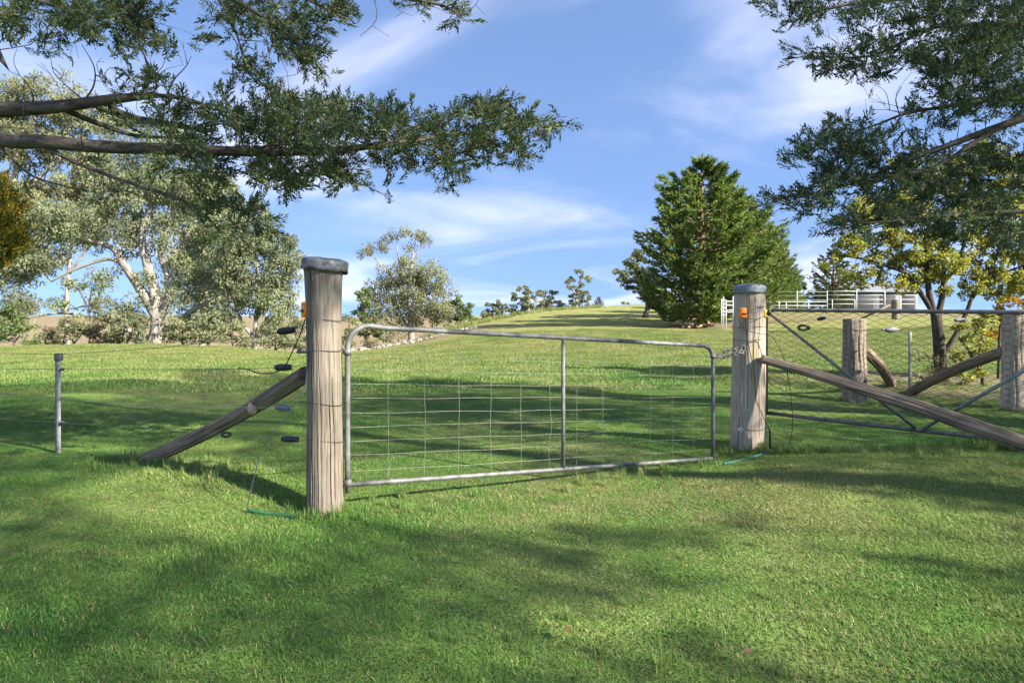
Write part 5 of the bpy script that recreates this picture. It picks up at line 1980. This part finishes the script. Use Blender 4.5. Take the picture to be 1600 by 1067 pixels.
def shade_foliage(n):
    """leaf positions inside the crowns, spread so that their shade covers the ground wanted"""
    r = np.random.default_rng(77)
    out = [[] for _ in CROWNS]
    tot = 0
    for it in range(60):
        m = 90000
        # targets on the ground in view, denser near the camera
        Y = r.uniform(0.3, 20, m) ** 1.0
        X = r.uniform(-1.15, 1.0, m) * (Y + 1.0)
        w = 1.0
        keep = r.uniform(0, 1, m) > lit_map(X, Y) ** 0.6
        wgt = r.uniform(0, 1, m) < (Y + 1.0) / 21.0       # even areal density
        X, Y = X[keep & wgt], Y[keep & wgt]
        G = np.stack([X, Y, gz(X, Y)], -1)
        order = r.permutation(len(CROWNS))
        free = np.ones(len(X), bool)
        for k in order:
            c, rad = CROWNS[k]
            o = (G - c) / rad
            d = S / rad
            A_ = (d * d).sum()
            B_ = (o * d).sum(1)
            Cc = (o * o).sum(1) - 1
            disc = B_ * B_ - A_ * Cc
            hit = (disc > 0) & free
            sq = np.sqrt(np.maximum(disc, 0))
            t0, t1 = (-B_ - sq) / A_, (-B_ + sq) / A_
            tt = t0 + (t1 - t0) * r.uniform(0, 1, len(X))
            p = G + S * tt[:, None]
            ok = hit & (p[:, 2] > 1.4) & ((p[:, 0] > 0.86 * np.maximum(p[:, 1], 0) + 0.6) | (p[:, 1] < -0.3))
            out[k].append(p[ok])
            free &= ~ok
            tot += ok.sum()
        if tot > n:
            break
    return [np.concatenate(o) for o in out]


SHADE = shade_foliage(66000)


def shade_leaves(k, leaf=(0.09, 0.056)):
    def f(mb, r):
        p = SHADE[k]
        leaf_quads(mb, p, unit(r.normal(0, 1, p.shape)), leaf[0], leaf[1], r)
    return f


def shade_tree(k, label):
    r = np.random.default_rng(900 + k)
    c, rad = CROWNS[k]
    base = np.array([c[0], c[1], gz(c[0], c[1])])
    t = thing('cypress_tree', label, 'tree', base, 'windbreak cypresses')
    sk = Skeleton(0.008, 900 + k)
    sk.limb([base + [0, 0, -0.3], base + [0.1, 0, 3], base + [0, 0.1, 7], np.array([c[0], c[1], c[2] + rad[2] * 0.9])], 0.35, 0.05)
    p = SHADE[k]
    sel = p[r.choice(len(p), min(len(p), 160), replace=False)]
    sk.grow(sel, up=0.6)
    mb = MB()
    sk.mesh(mb)
    mb.build('trunk', M['bark_grey'], t)
    mb = MB()
    shade_leaves(k)(mb, r)
    mb.build('crown', M['cypress'], t, smooth_=False)


shade_tree(1, 'tall windbreak cypress right of the viewer, outside the picture, shading the lawn')
shade_tree(2, 'windbreak cypress behind the viewer, outside the picture, shading the foreground')
shade_tree(3, 'farthest right windbreak cypress, outside the picture, shading the paddock')

# left cypress: boughs reaching in from the left
TL = np.array([-8.2, 6.4, 0])
TL[2] = gz(TL[0], TL[1])
limbsL = [
    ([(-60, 178, 6.2), (0, 172, 6.1), (90, 167, 6.0), (180, 155, 5.9), (240, 149, 5.9)], 0.085, 0.03),
    ([(-60, 205, 6.0), (0, 217, 5.8), (70, 222, 5.7), (150, 229, 5.7), (250, 233, 5.6), (340, 236, 5.6), (430, 238, 5.6), (520, 235, 5.6), (600, 226, 5.6), (700, 212, 5.7), (790, 200, 5.8), (868, 186, 5.9)], 0.075, 0.008),
    ([(150, 170, 6.0), (200, 183, 6.1), (250, 192, 6.2), (330, 205, 6.3)], 0.05, 0.02),
    ([(95, 178, 6.1), (150, 192, 6.2), (210, 212, 6.3), (270, 215, 6.3)], 0.03, 0.012),
    ([(60, 228, 5.7), (120, 255, 5.7), (200, 285, 5.6), (280, 312, 5.6), (325, 340, 5.6), (350, 372, 5.6)], 0.022, 0.007),
    ([(-40, 240, 6.0), (40, 268, 6.0), (90, 288, 6.0), (160, 303, 6.0)], 0.016, 0.004),
    ([(240, 149, 5.9), (290, 155, 5.9), (340, 172, 5.8), (400, 185, 5.8)], 0.022, 0.01),
    ([(215, 155, 5.9), (232, 125, 5.9), (228, 95, 5.9), (215, 60, 5.9)], 0.016, 0.006),
    ([(140, 165, 6.0), (146, 135, 6.0), (147, 105, 6.0), (128, 70, 6.0)], 0.010, 0.003),
    ([(146, 118, 6.0), (158, 122, 6.0), (163, 135, 6.0)], 0.006, 0.002),
    ([(135, 160, 6.0), (108, 138, 6.0), (85, 115, 6.0), (79, 90, 6.0)], 0.008, 0.002),
    ([(55, 165, 6.0), (50, 145, 6.0), (35, 122, 6.0), (15, 112, 6.0)], 0.008, 0.002),
    ([(255, 150, 5.9), (272, 125, 5.9), (290, 105, 5.9), (299, 88, 5.9)], 0.008, 0.002),
    ([(155, 236, 5.7), (160, 268, 5.7), (162, 305, 5.7)], 0.007, 0.002),
    ([(380, 238, 5.6), (420, 228, 5.5), (470, 226, 5.5), (520, 238, 5.4), (545, 262, 5.4)], 0.012, 0.003),
    ([(590, 232, 5.6), (600, 255, 5.6), (612, 285, 5.6)], 0.006, 0.002),
    ([(-80, -40, 6.0), (20, -10, 6.0), (100, 12, 5.9), (180, 25, 5.9), (240, 45, 5.9)], 0.035, 0.008),
    ([(200, -80, 5.6), (330, -20, 5.4), (400, 20, 5.3), (450, 55, 5.3), (490, 90, 5.3)], 0.03, 0.006),
    ([(330, -20, 5.4), (360, 30, 5.3), (375, 70, 5.3), (385, 100, 5.3)], 0.014, 0.004),
    ([(420, -60, 5.4), (560, -20, 5.2), (650, 0, 5.2), (700, 12, 5.2), (725, 34, 5.2)], 0.025, 0.004),
    ([(400, -40, 5.4), (480, 0, 5.3), (530, 25, 5.3), (548, 30, 5.3)], 0.014, 0.004),
]
blobsL = [
    # top-left mass
    (40, 12, 55, 22, 70), (10, 40, 30, 25, 45), (90, 35, 45, 30, 75), (60, 60, 40, 12, 20), (150, 20, 50, 28, 75), (130, 48, 22, 18, 18), (195, 55, 28, 25, 45), (205, 20, 25, 22, 45), (245, 70, 28, 14, 26), (230, 40, 20, 20, 30), (105, 70, 18, 8, 10), (215, 8, 40, 14, 40),
    # hanging tuft
    (232, 110, 14, 22, 18), (262, 140, 20, 14, 14), (195, 120, 12, 14, 8), (230, 140, 26, 12, 14),
    # upper centre mass
    (330, 10, 30, 24, 30), (325, 50, 15, 20, 12), (375, 45, 28, 34, 34), (385, 92, 24, 26, 30), (372, 118, 12, 8, 8), (430, 25, 50, 30, 90), (470, 55, 38, 30, 70), (485, 85, 26, 16, 34), (440, 75, 24, 20, 26), (520, 22, 26, 14, 26), (500, 8, 40, 12, 36), (495, 105, 14, 8, 10), (365, 15, 20, 20, 20),
    (665, 5, 26, 8, 22), (700, 12, 16, 9, 14), (718, 26, 8, 9, 8),
    # main bough: sparse at the left, dense towards the middle
    (185, 150, 30, 14, 18), (110, 240, 30, 10, 6), (205, 190, 40, 22, 22), (250, 168, 35, 22, 34), (300, 175, 35, 25, 50), (345, 160, 28, 22, 42), (270, 215, 30, 20, 26), (320, 225, 40, 20, 46),
    (395, 190, 40, 28, 95), (410, 135, 16, 14, 14), (440, 150, 26, 22, 38), (465, 175, 35, 22, 80), (440, 205, 50, 25, 120), (395, 250, 45, 25, 80), (350, 262, 36, 22, 46), (455, 255, 50, 28, 105), (515, 180, 40, 22, 85), (560, 175, 34, 14, 50), (520, 215, 45, 25, 105), (500, 270, 42, 22, 75), (545, 255, 32, 22, 52), (462, 300, 22, 14, 22), (530, 290, 22, 12, 18), (420, 285, 30, 18, 30),
    (585, 205, 36, 22, 70), (625, 185, 26, 22, 42), (600, 180, 20, 14, 22), (640, 220, 40, 20, 62), (625, 250, 36, 14, 32), (600, 240, 20, 12, 16), (612, 292, 9, 12, 10), (685, 205, 22, 24, 40), (680, 245, 34, 16, 38), (730, 185, 34, 22, 70), (765, 175, 30, 18, 56), (785, 160, 12, 9, 12), (720, 225, 34, 18, 50), (770, 215, 40, 20, 62), (710, 262, 30, 12, 26), (760, 248, 34, 16, 36), (810, 245, 20, 12, 18), (800, 195, 34, 16, 50), (845, 198, 22, 12, 26), (865, 184, 10, 7, 8), (700, 288, 14, 8, 8), (825, 215, 16, 10, 12),
    # lower drooping bough
    (200, 285, 30, 12, 10), (165, 320, 14, 12, 10), (240, 255, 30, 18, 16), (300, 268, 26, 18, 20), (345, 300, 30, 20, 20), (320, 285, 24, 16, 12), (345, 340, 34, 18, 34), (385, 340, 30, 18, 26), (350, 364, 26, 14, 20), (425, 355, 24, 10, 14), (320, 325, 16, 14, 8), (400, 320, 24, 18, 14), (45, 290, 14, 8, 5), (290, 245, 22, 14, 12),
]
cypress('cypress_tree', 'dark cypress tree whose long bare-stemmed boughs reach in from the left', TL, [TL + [0, 0, -0.3], TL + [0.1, 0, 2], TL + [0, 0.1, 4.5], TL + [0.1, 0, 8.5]], 0.34, limbsL, blobsL, M['cypress'], 41, 5.75, per=0.86, scale=0.165)

# right cypress
TR = np.array([11.6, 5.2, 0])
TR[2] = gz(TR[0], TR[1])
limbsR = [
    ([(1750, -20, 6.9), (1660, 20, 6.8), (1600, 34, 6.8), (1540, 40, 6.8), (1480, 38, 6.8), (1430, 55, 6.8), (1360, 88, 6.9), (1260, 88, 7.0)], 0.05, 0.006),
    ([(1750, 110, 7.0), (1660, 140, 7.0), (1600, 155, 7.0), (1540, 158, 7.0), (1470, 168, 7.0), (1415, 178, 7.1), (1370, 195, 7.1), (1325, 210, 7.2)], 0.035, 0.006),
    ([(1750, 140, 6.6), (1660, 165, 6.6), (1600, 185, 6.6), (1555, 200, 6.6), (1480, 228, 6.7), (1420, 250, 6.8), (1350, 280, 6.9), (1280, 300, 7.0), (1210, 312, 7.1)], 0.05, 0.006),
    ([(1600, 190, 6.6), (1540, 212, 6.6), (1460, 262, 6.6), (1390, 275, 6.6), (1330, 290, 6.6)], 0.03, 0.008),
    ([(1750, 300, 6.5), (1660, 320, 6.5), (1600, 330, 6.5), (1500, 335, 6.5), (1400, 345, 6.6), (1310, 352, 6.7)], 0.035, 0.006),
    ([(1700, -60, 7.0), (1560, -20, 7.0), (1450, -5, 7.0), (1320, 8, 7.0), (1250, 30, 7.0), (1232, 48, 7.0)], 0.035, 0.005),
    ([(1415, 178, 7.1), (1385, 172, 7.1), (1360, 173, 7.1)], 0.005, 0.002),
    ([(1700, 40, 7.0), (1600, 62, 7.2), (1550, 70, 7.2), (1500, 82, 7.2)], 0.03, 0.01),
]
blobsR = [
    (1215, 4, 28, 9, 26), (1270, 10, 40, 14, 50), (1255, 35, 22, 10, 20), (1235, 46, 8, 6, 6), (1330, 8, 40, 14, 50), (1350, 28, 36, 14, 36), (1400, 15, 40, 20, 50), (1460, 15, 45, 22, 85), (1520, 20, 45, 25, 100), (1575, 20, 40, 28, 110),
    (1262, 88, 20, 10, 26), (1290, 96, 22, 10, 30), (1325, 92, 28, 14, 46), (1350, 108, 22, 14, 30), (1360, 68, 26, 12, 30), (1335, 120, 12, 10, 10), (1395, 80, 30, 18, 46), (1430, 75, 30, 24, 60), (1470, 90, 40, 26, 90), (1440, 45, 30, 18, 40), (1500, 60, 40, 26, 90), (1550, 85, 45, 35, 130), (1590, 60, 30, 30, 90), (1460, 115, 24, 12, 30), (1500, 120, 36, 20, 66), (1570, 125, 40, 26, 100), (1530, 150, 40, 20, 66),
    (1480, 145, 26, 18, 36), (1450, 170, 24, 12, 22), (1580, 165, 34, 22, 62), (1510, 178, 34, 14, 30), (1460, 190, 18, 10, 12), (1430, 200, 26, 9, 12),
    (1335, 195, 22, 12, 24), (1320, 215, 26, 14, 34), (1285, 222, 22, 14, 28), (1350, 215, 20, 12, 20), (1270, 232, 22, 9, 20), (1238, 246, 22, 8, 24), (1300, 245, 28, 14, 40), (1340, 240, 30, 18, 46), (1285, 262, 26, 12, 28), (1370, 225, 24, 14, 24), (1390, 250, 36, 18, 56), (1440, 245, 34, 18, 40), (1330, 268, 30, 12, 28), (1490, 250, 34, 20, 50), (1560, 235, 36, 20, 50), (1590, 260, 30, 24, 60), (1530, 262, 34, 18, 56),
    (1215, 308, 16, 8, 16), (1245, 305, 24, 10, 32), (1280, 308, 28, 12, 40), (1265, 325, 16, 8, 12), (1310, 290, 26, 12, 30), (1340, 285, 34, 18, 56), (1400, 282, 36, 18, 66), (1450, 290, 36, 18, 76), (1500, 300, 36, 18, 80), (1560, 300, 40, 22, 100), (1370, 305, 30, 14, 40),
    (1310, 350, 22, 9, 26), (1350, 345, 34, 12, 46), (1400, 340, 40, 12, 56), (1450, 342, 40, 12, 56), (1510, 342, 45, 12, 66), (1570, 345, 40, 16, 80), (1480, 368, 40, 9, 24), (1580, 378, 26, 12, 26),
]
cypress('cypress_tree', 'dark blue-green cypress whose layered boughs fill the upper right', TR, [TR + [0, 0, -0.3], TR + [0.1, 0, 3], TR + [0, 0.1, 7], TR + [0.1, 0, 12.4]], 0.42, limbsR, blobsR, M['cypress2'], 43, 6.85, per=0.78, scale=0.185, extra=shade_leaves(0), outdir=-1.0)

# golden conifer at the left edge
r = np.random.default_rng(5)
GB_ = np.array([P(-60, 500, 8.6)[0], 8.6, 0])
GB_[2] = gz(GB_[0], GB_[1])
gc = thing('golden_conifer', 'green and gold conifer bush cut off by the left edge', 'tree', GB_)
mb = MB()
tube(mb, [GB_ + [0, 0, -0.2], GB_ + [0, 0, 1.5], GB_ + [0.05, 0, 3.0]], [0.12, 0.09, 0.02], 8)
sk = Skeleton(0.004, 5)
sk.limb([GB_ + [0, 0, 0.2], GB_ + [0, 0, 1.5], GB_ + [0.05, 0, 3.0]], 0.1, 0.02)
tips = []
for (cx, cy, rx, ry, n) in ((-6, 318, 18, 25, 22), (6, 345, 20, 22, 26), (2, 385, 20, 26, 34), (-14, 412, 16, 16, 18), (-50, 330, 34, 60, 60), (-60, 415, 36, 36, 46), (-90, 500, 40, 40, 40), (-80, 290, 30, 40, 30), (18, 375, 9, 12, 8)):
    a, q = r.uniform(0, 6.28, n), np.sqrt(r.uniform(0, 1, n))
    tips.append(np.array([P(cx + rx * math.cos(u_) * v_, cy + ry * math.sin(u_) * v_, 8.6 + r.normal(0, 0.35)) for u_, v_ in zip(a, q)]))
tips = np.concatenate(tips)
sk.grow(tips)
sk.mesh(mb)
mb.build('trunk', M['bark_grey'], gc)
ids = np.repeat(np.arange(len(tips)), 5)
pos = tips[ids] + r.normal(0, 0.07, (len(ids), 3))
mb = MB()
put_sprays(mb, pos, unit(tips[ids] - (GB_ + [0, 0, 1.6])) + np.array([0, 0, 0.5]) + r.normal(0, 0.35, pos.shape), 0.22 * r.uniform(0.7, 1.2, len(pos)), r)
mb.build('crown', M['golden'], gc, smooth_=False)

# ------------------------------------------------------------------ yellow-green multi-stemmed tree on the right
YT = 13.2
broadleaf('hedge_tree', 'sunlit yellow-green multi-stemmed tree behind the right fence', 'tree', 1472, 600, YT,
          [([(1472, 600), (1469, 560), (1466, 520), (1462, 490)], 0.14, 0.10), ([(1464, 505), (1452, 460), (1448, 400), (1452, 340), (1460, 280)], 0.075, 0.022), ([(1466, 500), (1474, 450), (1474, 390), (1482, 320)], 0.07, 0.022),
           ([(1463, 495), (1440, 460), (1418, 430), (1398, 405), (1385, 370)], 0.06, 0.02), ([(1478, 560), (1492, 525), (1510, 488), (1525, 455), (1560, 430), (1600, 415)], 0.055, 0.02), ([(1474, 440), (1495, 415), (1510, 370), (1525, 320)], 0.05, 0.02),
           ([(1520, 470), (1548, 420), (1570, 370)], 0.05, 0.02), ([(1415, 425), (1370, 410), (1320, 400), (1290, 405)], 0.04, 0.015)],
          [(1300, 400, 14), (1330, 385, 26), (1370, 360, 34), (1420, 320, 40), (1380, 410, 28), (1470, 280, 40), (1430, 390, 38), (1500, 350, 45), (1480, 410, 36), (1540, 310, 45), (1570, 380, 40), (1540, 420, 32), (1590, 330, 40), (1600, 440, 24), (1350, 330, 26), (1410, 270, 26), (1530, 250, 34), (1590, 270, 34), (1350, 435, 14), (1420, 440, 18), (1510, 455, 18), (1285, 410, 8), (1400, 455, 9), (1560, 455, 18), (1640, 380, 50), (1325, 425, 16), (1450, 432, 20), (1585, 436, 24), (1380, 445, 14), (1480, 458, 12)],
          M['hedge'], M['bark_dark'], rpx=10.5, per=62, leaf=(0.072, 0.040), seed=131, rt=0.005, fill=1.5, droop=0.0, flat=0.8)
broadleaf('hedge_shrub', 'orange-tinged leafy shrub behind the grey post at the right edge', 'bush', 1535, 590, 12.6,
          [([(1535, 590), (1530, 555), (1535, 520)], 0.04, 0.015), ([(1535, 580), (1515, 550), (1500, 530)], 0.03, 0.012)],
          [(1530, 530, 24), (1510, 555, 22), (1545, 505, 22), (1500, 520, 16), (1520, 580, 20), (1548, 550, 18)], M['hedge'], M['bark_dark'], rpx=8, per=24, leaf=(0.075, 0.045), seed=133, rt=0.005, fill=0.8, droop=0.0)
broadleaf('hedge_shrub', 'glowing orange shrub at the right edge beside the grey post', 'bush', 1560, 590, 13.8,
          [([(1560, 590), (1562, 520), (1568, 470)], 0.04, 0.015)],
          [(1568, 470, 20), (1580, 500, 22), (1562, 520, 18), (1600, 480, 26), (1590, 540, 20)], M['autumn'], M['bark_dark'], rpx=8, per=24, leaf=(0.08, 0.05), seed=134, rt=0.005, fill=0.8, droop=0.0)
broadleaf('sucker_growth', 'twiggy sucker growth around the foot of the multi-stemmed tree', 'bush', 1462, 610, 12.7,
          [([(1462, 610), (1458, 580), (1450, 560)], 0.012, 0.005), ([(1465, 608), (1475, 580), (1480, 560)], 0.012, 0.005)],
          [(1450, 565, 18), (1475, 570, 18), (1440, 585, 18), (1465, 595, 22), (1490, 590, 20), (1430, 545, 10)], M['scrub_dry'], M['bark_dark'], rpx=8, per=14, leaf=(0.07, 0.03), seed=135, rt=0.004, fill=0.8, droop=-0.3)
